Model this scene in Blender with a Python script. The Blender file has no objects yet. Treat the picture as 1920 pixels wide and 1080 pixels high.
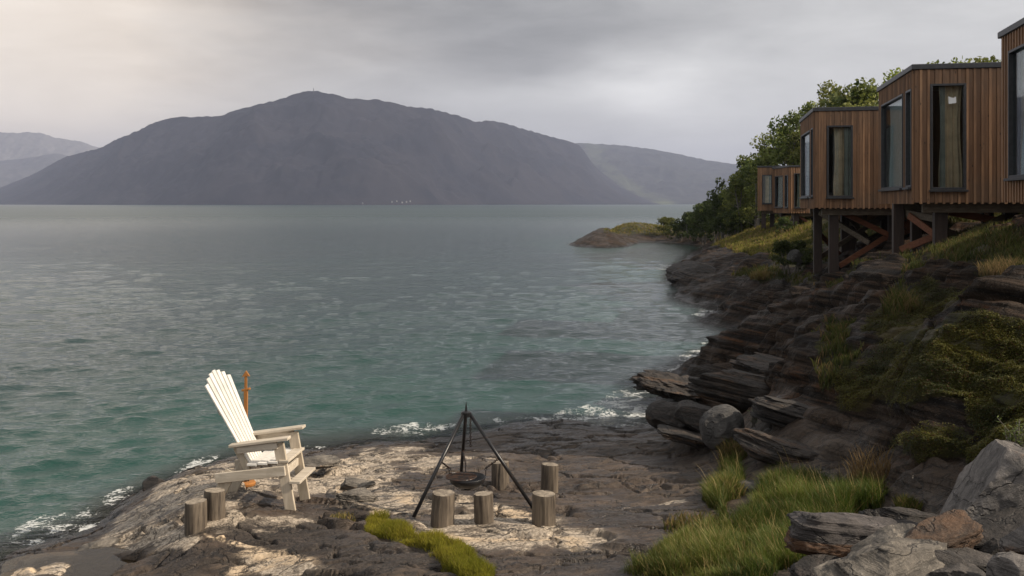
import bpy, bmesh, math, random
import numpy as np
from mathutils import Vector, Matrix, Euler

# ------------------------------------------------------------------ camera, sky, sun
S = bpy.context.scene
F, HZ, CH = 1867.0, 382.0, 4.6            # focal length in photo pixels, horizon row, eye height above the water
cam = bpy.data.cameras.new("camera"); camo = bpy.data.objects.new("camera", cam)
S.collection.objects.link(camo); S.camera = camo
cam.sensor_width = 36.0; cam.lens = 36.0 * F / 1920.0
cam.shift_y = (HZ - 540.0) / 1920.0
cam.clip_start = 0.1; cam.clip_end = 30000
camo.location = (0, 0, CH); camo.rotation_euler = (math.radians(90), 0, 0)

SUN_EL, SUN_AZ = math.radians(36), math.radians(104)      # azimuth clockwise from +Y
sund = Vector((math.sin(SUN_AZ) * math.cos(SUN_EL), math.cos(SUN_AZ) * math.cos(SUN_EL), math.sin(SUN_EL)))
sl = bpy.data.lights.new("sun", 'SUN'); sl.energy = 5.0; sl.angle = math.radians(0.6); sl.color = (1.0, 0.87, 0.70)
so = bpy.data.objects.new("sun", sl); S.collection.objects.link(so)
so.rotation_euler = sund.to_track_quat('Z', 'Y').to_euler(); so.location = (40, -10, 40)

S.view_settings.view_transform = 'Standard'; S.view_settings.look = 'None'
S.view_settings.exposure = 0.15; S.view_settings.gamma = 1.0
S.cycles.use_denoising = True
S.cycles.max_bounces = 8; S.cycles.transparent_max_bounces = 12; S.cycles.volume_bounces = 1
S.cycles.caustics_reflective = False; S.cycles.caustics_refractive = False

W = bpy.data.worlds.new("World"); S.world = W; W.use_nodes = True


class NT:
    """small node-tree helper"""
    def __init__(s, nt): s.nt = nt
    def n(s, t, **kw):
        nd = s.nt.nodes.new(t)
        for k, v in kw.items():
            if k.startswith('_'): continue
            setattr(nd, k, v)
        return nd
    def set(s, sock, v):
        if isinstance(v, bpy.types.NodeSocket): s.nt.links.new(v, sock)
        elif v is not None:
            if sock.type == 'RGBA' and len(v) == 3: v = (*v, 1)
            sock.default_value = v
    def math(s, op, a, b=None, c=None, clamp=False):
        nd = s.n('ShaderNodeMath', operation=op, use_clamp=clamp)
        s.set(nd.inputs[0], a); s.set(nd.inputs[1], b); s.set(nd.inputs[2], c)
        return nd.outputs[0]
    def vm(s, op, a, b=None):
        nd = s.n('ShaderNodeVectorMath', operation=op)
        s.set(nd.inputs[0], a); s.set(nd.inputs[1], b)
        return nd.outputs['Value'] if op in ('DOT_PRODUCT', 'LENGTH', 'DISTANCE') else nd.outputs[0]
    def noise(s, vec, scale, detail=4, rough=0.55, dist=0.0, col=False):
        nd = s.n('ShaderNodeTexNoise'); s.set(nd.inputs['Vector'], vec)
        s.set(nd.inputs['Scale'], scale); s.set(nd.inputs['Detail'], detail); s.set(nd.inputs['Roughness'], rough); s.set(nd.inputs['Distortion'], dist)
        return nd.outputs['Color' if col else 'Fac']
    def voro(s, vec, scale, feature='F1', out='Distance'):
        nd = s.n('ShaderNodeTexVoronoi', feature=feature); s.set(nd.inputs['Vector'], vec); s.set(nd.inputs['Scale'], scale)
        return nd.outputs[out]
    def map(s, v, a, b, c=0.0, d=1.0, smooth=True):
        nd = s.n('ShaderNodeMapRange', interpolation_type='SMOOTHSTEP' if smooth else 'LINEAR')
        s.set(nd.inputs[0], v)
        for i, q in enumerate((a, b, c, d)): s.set(nd.inputs[1 + i], q)
        return nd.outputs[0]
    def mix(s, f, a, b, blend='MIX'):
        nd = s.n('ShaderNodeMix', data_type='RGBA', blend_type=blend)
        s.set(nd.inputs[0], f); s.set(nd.inputs[6], a); s.set(nd.inputs[7], b)
        return nd.outputs[2]
    def attr(s, name, out='Fac'):
        return s.n('ShaderNodeAttribute', attribute_name=name).outputs[out]
    def coord(s, which='Object', scale=None, rot=None):
        o = s.n('ShaderNodeTexCoord').outputs[which]
        if scale is None and rot is None: return o
        m = s.n('ShaderNodeMapping'); s.set(m.inputs[0], o)
        if scale: m.inputs['Scale'].default_value = scale
        if rot: m.inputs['Rotation'].default_value = rot
        return m.outputs[0]
    def bump(s, h, strength=0.5, dist=0.02, normal=None):
        nd = s.n('ShaderNodeBump'); nd.inputs['Strength'].default_value = strength; nd.inputs['Distance'].default_value = dist
        s.set(nd.inputs['Height'], h); s.set(nd.inputs['Normal'], normal)
        return nd.outputs[0]


def pix_dir(u, v):
    d = Vector(((u - 960) / F, 1.0, (HZ - v) / F)); d.normalize(); return d


def build_world():
    nt = W.node_tree; nt.nodes.clear(); k = NT(nt)
    out = k.n('ShaderNodeOutputWorld')
    sky = k.n('ShaderNodeTexSky', sky_type='NISHITA'); sky.sun_disc = False
    sky.sun_elevation = SUN_EL; sky.sun_rotation = SUN_AZ; sky.dust_density = 3.0
    b1 = k.n('ShaderNodeBackground'); k.set(b1.inputs[0], sky.outputs[0]); b1.inputs[1].default_value = 0.07
    d = k.coord('Generated')
    st = k.vm('MULTIPLY', d, (1.0, 1.0, 3.2))
    n1 = k.noise(st, 3.0, 6, 0.5, 0.35); n2 = k.noise(st, 8.0, 6, 0.55, 0.6)
    n3 = k.noise(k.vm('MULTIPLY', d, (1, 1, 5.0)), 16.0, 4, 0.6, 0.5)
    val = k.math('MULTIPLY_ADD', k.math('SUBTRACT', n1, 0.5), 0.34, 0.53)
    val = k.math('MULTIPLY_ADD', k.math('SUBTRACT', n2, 0.5), 0.30, val)
    val = k.math('MULTIPLY_ADD', k.math('SUBTRACT', n3, 0.5), 0.09, val)
    warp = k.vm('ADD', d, k.vm('MULTIPLY', k.vm('SUBTRACT', k.noise(st, 4.0, 5, 0.55, col=True), (.5, .5, .5)), (.18, .18, .07)))
    def blob(u, v, r, zs):
        c = pix_dir(u, v)
        q = k.vm('LENGTH', k.vm('MULTIPLY', k.vm('SUBTRACT', warp, tuple(c)), (1, 1, zs)))
        return k.math('EXPONENT', k.math('MULTIPLY', k.math('MULTIPLY', q, q), -1.0 / (r * r)))
    for u, v, r, zs, a in ((700, 10, .26, 2.6, -.27), (640, 135, .20, 3.2, .07), (1080, 95, .16, 3.6, -.24), (1230, 152, .055, 2.2, .30), (1100, 180, .17, 3.4, .20), (430, 0, .09, 3, -.08),
                           (1780, 110, .30, 1.6, .16), (1330, 230, .22, 3.0, .05), (120, 290, .22, 2.4, -.10), (430, 30, .10, 2.4, .05), (880, 150, .06, 2.5, -.05),
                           (1500, 100, .16, 5, .04)):
        val = k.math('MULTIPLY_ADD', blob(u, v, r, zs), a, val)
    q = k.vm('LENGTH', k.vm('SUBTRACT', d, tuple(Vector((.55, -.75, .45)).normalized())))      # unseen bright cloud added behind the viewer, fill for the faces turned this way
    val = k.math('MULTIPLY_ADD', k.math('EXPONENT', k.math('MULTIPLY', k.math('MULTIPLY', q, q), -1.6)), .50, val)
    warm = blob(-40, 110, .25, 1.3)
    warm = k.math('ADD', warm, k.math('MULTIPLY', blob(160, 20, .14, 1.6), .35))
    c = k.vm('MULTIPLY', k.n('ShaderNodeCombineXYZ').outputs[0], (1, 1, 1)); cx = k.n('ShaderNodeCombineXYZ'); [k.set(cx.inputs[i], k.math('MULTIPLY', val, f_)) for i, f_ in enumerate((1, .983, .955))]; c = cx.outputs[0]
    nd = k.n('ShaderNodeMix', data_type='RGBA', blend_type='ADD'); nd.inputs[0].default_value = 1.0
    k.set(nd.inputs[6], c); k.set(nd.inputs[7], k.mix(warm, (0, 0, 0), (.56, .44, .31)))
    sep = k.n('ShaderNodeSeparateXYZ'); k.set(sep.inputs[0], d)
    below = k.map(sep.outputs[2], -0.06, -0.002, 0.0, 1.0)
    c = k.mix(below, (.05, .055, .05), nd.outputs[2])
    b2 = k.n('ShaderNodeBackground'); k.set(b2.inputs[0], c); b2.inputs[1].default_value = 1.0
    mx = k.n('ShaderNodeMixShader'); mx.inputs[0].default_value = 0.90
    nt.links.new(b1.outputs[0], mx.inputs[1]); nt.links.new(b2.outputs[0], mx.inputs[2]); nt.links.new(mx.outputs[0], out.inputs[0])
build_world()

# ------------------------------------------------------------------ helpers
def tag(o, label=None, cat=None, group=None, kind=None):
    if label: o['label'] = label
    if cat: o['category'] = cat
    if group: o['group'] = group
    if kind: o['kind'] = kind
    return o


def empty(name, loc, rz=0.0, label=None, cat=None, group=None):
    o = bpy.data.objects.new(name, None); S.collection.objects.link(o)
    o.location = loc; o.rotation_euler = (0, 0, rz); o.empty_display_size = .2
    return tag(o, label, cat, group)


def mesh_np(name, verts, faces, mat, parent=None, smooth=True, attrs=None, cols=None):
    """verts (n,3); faces = (m,3) or (m,4) array"""
    verts = np.asarray(verts, np.float32); faces = np.asarray(faces, np.int32)
    me = bpy.data.meshes.new(name)
    m, kk = faces.shape
    me.vertices.add(len(verts)); me.vertices.foreach_set('co', verts.ravel())
    me.loops.add(m * kk); me.loops.foreach_set('vertex_index', faces.ravel())
    me.polygons.add(m); me.polygons.foreach_set('loop_start', np.arange(0, m * kk, kk, dtype=np.int32))
    me.polygons.foreach_set('use_smooth', np.full(m, smooth))
    for k, a in (attrs or {}).items():
        at = me.attributes.new(k, 'FLOAT', 'POINT'); at.data.foreach_set('value', np.asarray(a, np.float32))
    if cols is not None:
        at = me.attributes.new('Col', 'FLOAT_COLOR', 'POINT')
        at.data.foreach_set('color', np.concatenate([cols, np.ones((len(cols), 1))], 1).astype(np.float32).ravel())
    me.update(calc_edges=True); me.validate()
    if mat: me.materials.append(mat)
    o = bpy.data.objects.new(name, me); S.collection.objects.link(o)
    if parent: o.parent = parent
    return o


class MB:
    """collects shapes, links them as one mesh object"""
    def __init__(s): s.v = []; s.f = []; s.m = []
    def add(s, vs, fs, mi=0):
        b = len(s.v); s.v += [tuple(q) for q in vs]; s.f += [tuple(b + i for i in f) for f in fs]; s.m += [mi] * len(fs)
    def box(s, a, b, mi=0):
        (x0, y0, z0), (x1, y1, z1) = a, b
        s.add([(x0, y0, z0), (x1, y0, z0), (x1, y1, z0), (x0, y1, z0), (x0, y0, z1), (x1, y0, z1), (x1, y1, z1), (x0, y1, z1)],
              [(0, 3, 2, 1), (4, 5, 6, 7), (0, 1, 5, 4), (1, 2, 6, 5), (2, 3, 7, 6), (3, 0, 4, 7)], mi)
    def plank(s, p0, p1, wdir, w, t, w1=None, mi=0):
        p0, p1, wd = Vector(p0), Vector(p1), Vector(wdir)
        ax = (p1 - p0).normalized(); wd = (wd - ax * wd.dot(ax)).normalized(); td = ax.cross(wd)
        w1 = w if w1 is None else w1; vs = []
        for p, ww in ((p0, w), (p1, w1)):
            for a, b in ((-1, -1), (1, -1), (1, 1), (-1, 1)): vs.append(p + wd * (a * ww / 2) + td * (b * t / 2))
        s.add(vs, [(0, 3, 2, 1), (4, 5, 6, 7), (0, 1, 5, 4), (1, 2, 6, 5), (2, 3, 7, 6), (3, 0, 4, 7)], mi)
    def tube(s, pts, rad, n=8, cap=True, mi=0):
        pts = [Vector(p) for p in pts]
        if not hasattr(rad, '__len__'): rad = [rad] * len(pts)
        rings = []; up = Vector((0.123, 0.31, 0.94))
        for i, p in enumerate(pts):
            t = (pts[min(i + 1, len(pts) - 1)] - pts[max(i - 1, 0)]).normalized()
            a = t.cross(up)
            if a.length < 1e-3: a = t.cross(Vector((1, 0, 0)))
            a.normalize(); b = t.cross(a)
            rings.append([p + (a * math.cos(2 * math.pi * j / n) + b * math.sin(2 * math.pi * j / n)) * rad[i] for j in range(n)])
        vs = [q for r in rings for q in r]; fs = []
        for i in range(len(pts) - 1):
            for j in range(n): fs.append((i * n + j, i * n + (j + 1) % n, (i + 1) * n + (j + 1) % n, (i + 1) * n + j))
        if cap: fs += [tuple(range(n))[::-1], tuple((len(pts) - 1) * n + j for j in range(n))]
        s.add(vs, fs, mi)
    def lathe(s, c, prof, n=24, mi=0):
        c = Vector(c); vs = []; fs = []
        for r, z in prof:
            for j in range(n): vs.append(c + Vector((r * math.cos(2 * math.pi * j / n), r * math.sin(2 * math.pi * j / n), z)))
        for i in range(len(prof) - 1):
            for j in range(n): fs.append((i * n + j, i * n + (j + 1) % n, (i + 1) * n + (j + 1) % n, (i + 1) * n + j))
        s.add(vs, fs, mi)
    def torus(s, c, R, r, M=None, n=16, k=6, sx=1.0):
        M = M or Matrix.Identity(3); c = Vector(c); vs = []; fs = []
        for i in range(n):
            a = 2 * math.pi * i / n
            for j in range(k):
                b = 2 * math.pi * j / k
                vs.append(c + M @ Vector(((R + r * math.cos(b)) * math.cos(a) * sx, (R + r * math.cos(b)) * math.sin(a), r * math.sin(b))))
        for i in range(n):
            for j in range(k): fs.append((i * k + j, ((i + 1) % n) * k + j, ((i + 1) % n) * k + (j + 1) % k, i * k + (j + 1) % k))
        s.add(vs, fs)
    def build(s, name, mats, parent=None, bevel=0.0, smooth=False):
        me = bpy.data.meshes.new(name); me.from_pydata(s.v, [], s.f)
        mats = mats if isinstance(mats, (list, tuple)) else [mats]
        for q in mats: me.materials.append(q)
        me.polygons.foreach_set('material_index', s.m)
        bm = bmesh.new(); bm.from_mesh(me)
        bmesh.ops.recalc_face_normals(bm, faces=bm.faces)
        if bevel: bmesh.ops.bevel(bm, geom=list(bm.edges), offset=bevel, segments=1, affect='EDGES', profile=.5)
        for f in bm.faces: f.smooth = smooth
        bm.to_mesh(me); bm.free(); me.update()
        o = bpy.data.objects.new(name, me); S.collection.objects.link(o)
        if parent: o.parent = parent
        return o


# numpy noise
def _h(ix, iy, seed):
    h = (ix.astype(np.int64) * 374761393 + iy.astype(np.int64) * 668265263 + seed * 1274126177) & 0xffffffff
    h = ((h ^ (h >> 13)) * 1274126177) & 0xffffffff
    h = ((h ^ (h >> 15)) * 2246822519) & 0xffffffff
    return ((h ^ (h >> 16)) & 0xffffff) / float(0x1000000)


def pn(x, y, seed=0):
    ix, iy = np.floor(x), np.floor(y); fx, fy = x - ix, y - iy
    u, v = fx * fx * fx * (fx * (fx * 6 - 15) + 10), fy * fy * fy * (fy * (fy * 6 - 15) + 10)
    def g(dx, dy):
        a = _h(ix + dx, iy + dy, seed) * 2 * np.pi
        return np.cos(a) * (fx - dx) + np.sin(a) * (fy - dy)
    a, b, c, d = g(0, 0), g(1, 0), g(0, 1), g(1, 1)
    return 1.5 * ((a + u * (b - a)) * (1 - v) + (c + u * (d - c)) * v)


def fbm(x, y, seed=0, oct=4, gain=.5, lac=2.03):
    r = 0; a = 1.0
    for i in range(oct):
        r = r + a * pn(x, y, seed + i * 17); x, y, a = x * lac + 3.7, y * lac - 1.3, a * gain
    return r


def vn3(p, seed=0):
    i = np.floor(p).astype(np.int64); f = p - i; f = f * f * (3 - 2 * f); r = 0
    for dx in (0, 1):
        for dy in (0, 1):
            for dz in (0, 1):
                w = (f[:, 0] if dx else 1 - f[:, 0]) * (f[:, 1] if dy else 1 - f[:, 1]) * (f[:, 2] if dz else 1 - f[:, 2])
                r = r + w * _h(i[:, 0] + dx, i[:, 1] + dy, seed + (i[:, 2] + dz) * 131)
    return r * 2 - 1


def worley(x, y, seed=0):
    """F1, F2-F1 and a random value per cell"""
    ix, iy = np.floor(x), np.floor(y); f1 = np.full(x.shape, 9.0); f2 = f1.copy(); idv = np.zeros(x.shape)
    for dx in (-1, 0, 1):
        for dy in (-1, 0, 1):
            cx, cy = ix + dx, iy + dy
            d = np.hypot(cx + .1 + .8 * _h(cx, cy, seed) - x, cy + .1 + .8 * _h(cx, cy, seed + 7) - y)
            near = d < f1
            f2 = np.where(near, f1, np.minimum(f2, d)); idv = np.where(near, _h(cx, cy, seed + 13), idv); f1 = np.where(near, d, f1)
    return f1, f2 - f1, idv


def sst(a, b, x):
    t = np.clip((x - a) / (b - a), 0, 1); return t * t * (3 - 2 * t)


# ------------------------------------------------------------------ terrain height
# ground seen in the photograph: (u, v, height above the water) -> x, y
GP = [  # waterline
 (0,1045,0),(90,1015,0),(160,990,0),(275,915,0),(345,882,0),(430,857,0),(580,842,0),(700,826,0),(860,808,0),(960,791,0),(1080,784,0),(1190,798,0),
 (1222,775,0),(1232,750,0),(1180,729,0),(1250,700,0),(1330,660,0),(1385,612,0),(1365,588,0),(1290,545,0),(1255,527,0),(1258,500,0),(1322,462,0),
 (1240,453,0),(1165,453,0),(1128,448,0),
 # shelf
 (180,1055,.30),(20,1072,.28),(100,1035,.36),(300,905,.50),(330,945,.66),(370,1000,.75),(460,905,.80),(555,955,.75),(400,925,.84),(580,935,.68),(700,905,.62),
 (640,862,.42),(860,915,.62),(870,828,.25),(1000,820,.26),(1100,803,.2),(1200,832,.42),(1340,862,.66),(1300,930,.8),(1020,985,.85),(830,985,.82),(770,970,.8),
 (1100,1000,.88),(700,1060,.9),(450,1075,.62),(300,1040,.52),(900,1078,1.0),(1200,1072,1.08),(1450,1000,1.0),(1600,950,1.1),(1690,962,1.2),(1400,920,.88),(1500,1072,1.2),
 # cliff on the right
 (1400,832,.88),(1450,790,1.25),(1350,760,.62),(1300,747,.42),(1255,726,.3),(1400,700,1.25),(1500,720,1.8),(1540,650,2.25),(1440,640,1.4),(1410,605,1.2),(1500,580,2.0),
 (1560,521,2.4),(1640,510,2.9),(1600,600,2.45),(1640,532,2.95),(1700,482,3.3),(1762,465,3.5),(1750,492,3.45),(1750,600,2.8),(1880,442,4.0),(1880,540,3.45),(1880,680,2.65),
 (1880,800,2.15),(1800,880,1.65),(1700,800,1.95),(1700,700,2.4),(1600,820,1.45),(1640,900,1.2),
 # far shore to the headland
 (1500,505,2.0),(1440,470,1.8),(1330,465,.7),(1400,450,2.0),(1420,432,2.6),(1290,492,1.1),(1300,522,.8),(1400,520,1.55),(1350,562,.75),(1430,510,1.85),(1450,480,1.85),
 (1536,505,2.3),(1150,415,2.6),(1140,432,1.0)]
GX = [(14.2,128,2.45),(16.5,128,2.1),(18.6,120,1.1),(21.7,118,1.2),(25,120,1.8),(35,112,5.5),(30,90,7),(25,78,4.2),(40,80,12),(24,56,6.5),(30,45,8),(20,41,5.2),(17.5,31,4.6),(40,60,13),
 (60,100,20),(60,50,18),(30,20,8),(14,24,4.6),(13,19,4.7),(12,12,4.4),(9,9,3.4),(16,52,3.0),(45,110,9),(40,130,4),(30,160,-1),(20,150,-1),(13,145,-.8),(60,170,5),(90,140,18),(90,70,25),
 (0,.5,3.0),(3,5,2.1),(5,6,2.2),(-3,5,1.7),(0,6,1.9),(-6,8,.7),(3,8,1.4),(0,8,1.25),(-4,9.5,.75),(6,8,2.5),(4.2,8.2,1.75),(-5,3,1.6),(5,2.5,3.0),
 (-9,12,-.8),(-8,20,-1.5),(-3,23.5,-1.0),(0,25.5,-1),(2,27.5,-.8),(4,33,-.8),(6,42,-1),(6.5,60,-2),(9,90,-2),(14,112,-1.0),(5,128,-2),(8,150,-3),(-15,30,-4),(-10,60,-5),(-15,5,-1.5),
 (-9,7,-.5),(-9,3,.6),(1.8,22.6,-.5),(0,90,-5),(-20,120,-6)]
_pts = [((u - 960) / F * (CH - z) * F / (v - HZ), (CH - z) * F / (v - HZ), z) for u, v, z in GP] + GX
_pts = np.array(_pts, float)


def _st(x, y):
    yy = np.maximum(y, 1.2); return np.clip(x / yy, -1.3, 1.15) * 2.2, np.log(yy)
_ps, _pt = _st(_pts[:, 0], _pts[:, 1])
_C2 = .05 ** 2
_A = np.sqrt((_ps[:, None] - _ps) ** 2 + (_pt[:, None] - _pt) ** 2 + _C2)
_n = len(_pts); _B = np.zeros((_n + 3, _n + 3)); _B[:_n, :_n] = _A - np.eye(_n) * .012
_B[:_n, _n:] = np.stack([np.ones(_n), _ps, _pt], 1); _B[_n:, :_n] = _B[:_n, _n:].T
_w = np.linalg.solve(_B, np.concatenate([_pts[:, 2], np.zeros(3)]))


def base_h(x, y):
    s, t = _st(x, y); out = np.empty(x.shape)
    for a in range(0, len(x), 40000):
        q = slice(a, a + 40000)
        K = np.sqrt((s[q, None] - _ps) ** 2 + (t[q, None] - _pt) ** 2 + _C2)
        out[q] = K @ _w[:_n] + _w[_n] + _w[_n + 1] * s[q] + _w[_n + 2] * t[q]
    return out


def blobs(U, V, lst):
    r = np.zeros(U.shape)
    for cu, cv, ru, rv, *an in lst:
        a = math.radians(an[0]) if an else 0.0
        du, dv = U - cu, V - cv
        p, q = du * math.cos(a) + dv * math.sin(a), -du * math.sin(a) + dv * math.cos(a)
        d = np.sqrt((p / ru) ** 2 + (q / rv) ** 2)
        r = np.maximum(r, sst(1.25, .7, d))
    return r

HEATH = [(1800,688,200,78,-8),(1890,800,80,85),(1760,560,60,22,-12),(1690,618,62,30),(1745,842,72,20),(1600,725,40,30),(1900,880,40,40),(1845,900,35,55,-40)]
TURF = [(1560,668,40,62,20),(1690,570,24,40),(1840,462,110,26,-8),(1700,494,40,9),(1905,492,70,24,-10),(1590,525,60,8,-25),(1425,452,85,20),(1500,480,60,20),(1425,512,50,10),(1470,520,60,8),(1178,418,60,22),(1228,426,62,16),
        (1250,436,50,6),(1400,420,60,14),(1640,500,40,8)]
LUSH = [(1540,960,120,48),(1400,1035,190,60,-8),(1372,905,26,66,10),(1610,945,50,40),(1280,1065,110,30),(1480,915,70,34)]
STRIP = [(735,992,48,17,18),(795,1018,58,22,28),(850,1046,55,24,28),(885,1075,50,20,20)]
SOIL = [(878,922,48,12),(560,1010,140,36,6),(690,1045,90,30),(1150,1040,120,26,-6),(330,1040,40,30),(1180,960,90,20)]
PALE = [(400,915,120,50,-20),(260,985,70,30,-25),(620,890,120,42),(760,860,170,18),(930,985,140,26),(1000,1008,170,18),(520,1060,90,16,6),(60,1062,90,16,-10),(340,1005,60,30),(1240,945,70,9),
        (480,975,120,18),(870,945,80,18),(740,940,100,26)]
QUARTZ = [(520,1046,75,9,4),(470,1060,50,8,-4),(45,1065,50,10,-12),(450,1025,60,4,18),(430,1010,40,3,25),(600,870,30,9),(700,960,40,9,30),(655,925,34,14),(960,958,40,9,10),(780,935,40,9),(860,1000,90,8,6),(1010,1010,90,6,2)]


def terrain(x, y):
    b = base_h(x, y)
    U = 960 + F * x / np.maximum(y, 1); V = HZ + F * (CH - b) / np.maximum(y, 1)
    wn = fbm(x * .9, y * .9, 5, 3)
    du = (wn * 34, fbm(x * 1.1 + 9, y * 1.1, 6, 4) * 16)
    Uw, Vw = U + du[0] * np.minimum(1, 14 / y), V + du[1] * np.minimum(1, 14 / y)
    heath, turf, lush, strip = (blobs(Uw, Vw, L) for L in (HEATH, TURF, LUSH, STRIP))
    turf = np.maximum(turf, sst(.35, .8, sst(12, 15, x - np.maximum(0, y - 60) * .13) * sst(30, 36, y)) * (b > .9) * (y < 135))
    turf = np.maximum(turf, sst(13, 16, x) * (b > 2.0))
    green = np.maximum(np.maximum(heath, turf), np.maximum(lush, strip))
    cliff = np.maximum(sst(1.15, 1.7, b + .25 * wn) * sst(7.5, 9.5, y), sst(2.6, 3.6, x - .08 * (y - 20)) * sst(15.5, 18, y)) * sst(160, 90, y)
    cliff = np.maximum(cliff, sst(80, 100, y) * .6)
    soft = 1 - .85 * np.clip(np.maximum(turf, np.maximum(lush, strip)), 0, 1)
    near = np.clip(14 / y, .35, 1.0)
    # --- shelf: thin slabs of schist
    ca, sa = math.cos(.22), math.sin(.22)
    p, q = x * ca - y * sa, x * sa + y * ca
    wx, wy = fbm(p * .5, q * .9, 21, 4) * .8, fbm(p * .6 + 4, q * 1.1, 22, 4) * .6
    h = b.copy()
    shelf = (1 - cliff) * soft
    g = .075 * fbm(p * .34, q * .8, 31, 5, .45)
    f1, ed, idv = worley(p * .55 + wx * .8, q * 1.15 + wy * .8, 41)
    crack = sst(.10, .0, ed)
    tilt = (idv - .5) * .075
    f1b, edb, idb = worley(p * 2.3 + wx * 2, q * 4.6 + wy * 2, 47)
    st = .085
    qq = (g + tilt * .6 + .06 * wx - .05 * q) / st
    fr = qq - np.floor(qq); step = (np.floor(qq) + sst(.80, 1.0, fr)) * st - qq * st
    left = sst(3.5, 1.0, x) * .55 + .45
    h += shelf * left * (g + tilt * .5 + step * .95 - crack * .085 - .010 * sst(.10, 0, edb) + .006 * (idb - .5) + .009 * fbm(p * 2.6, q * 7.5, 51, 4, .55))
    # --- cliff: thick dipping beds, blocks and clefts
    q2 = x * .55 + y * .83; p2 = x * .83 - y * .55
    wz = fbm(p2 * .30, q2 * .42, 61, 4, .45)
    f1, ed2, id2 = worley(p2 * .34 + .6 * wz, q2 * .50 + .5 * fbm(x * .4, y * .5, 62, 3), 63)
    f1, ed3, id3 = worley(p2 * .9 + wz, q2 * 1.3 + wz, 67)
    big = .55 * wz + .34 * (id2 - .5) - .26 * sst(.16, 0, ed2) + .05 * (id3 - .5) - .07 * sst(.10, 0, ed3)
    amp = cliff * (1 - .5 * np.clip(heath, 0, 1)) * soft * sst(.02, .5, np.abs(b) + .12)
    hb = b + amp * big * .75
    st2 = .30; q3 = (hb + .26 * x + .10 * y + .10 * fbm(p2 * .5, q2 * 1.0, 71, 3, .4)) / st2
    fr = q3 - np.floor(q3); s2 = (np.floor(q3) + sst(.40, .97, fr)) * st2 - q3 * st2
    st3 = .085; q4 = (hb + .24 * x + .08 * y + .025 * fbm(p2 * .9, q2 * 2.2, 72, 3, .4)) / st3
    fr = q4 - np.floor(q4); s3 = (np.floor(q4) + sst(.55, .95, fr)) * st3 - q4 * st3
    h += amp * (big * .75 + s2 * .55 + .022 * fbm(p2 * 2.5, q2 * 5, 73, 4, .55))
    # turf and heath get a soft cushion
    h += np.clip(heath, 0, 1) * (.04 + .035 * fbm(x * 2.2, y * 2.2, 81, 4)) + turf * .10 * fbm(x * .8, y * .8, 82, 4) + .05 * lush * fbm(x * 1.3, y * 1.3, 83, 3)
    # rock pool and puddles: sunk below their water
    pool = blobs(Uw, Vw, [(165,1062,62,20,-12),(250,1036,26,9,-25)])
    h = h * (1 - pool) + pool * np.minimum(h, .20)
    return h, dict(green=green, heath=heath, turf=turf, lush=lush, strip=strip, cliff=cliff, pale=blobs(Uw, Vw, PALE), soil=blobs(Uw, Vw, SOIL),
                   quartz=blobs(U + du[0] * .5, V + du[1] * .7, QUARTZ), U=U, V=V)


def ground(x, y):
    return float(terrain(np.array([float(x)]), np.array([float(y)]))[0][0])


def at(u, v, z):      # photo pixel + height -> x, y where that sight line meets the ground near that level
    for _ in range(6 if z > .3 else 0):
        Y = (CH - z) * F / (v - HZ); z = .5 * z + .5 * ground((u - 960) / F * Y, Y)
    Y = (CH - z) * F / (v - HZ); return (u - 960) / F * Y, Y


# ------------------------------------------------------------------ materials
def new_mat(name):
    m = bpy.data.materials.new(name); m.use_nodes = True; nt = m.node_tree
    b = nt.nodes['Principled BSDF']; return m, NT(nt), b


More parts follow.
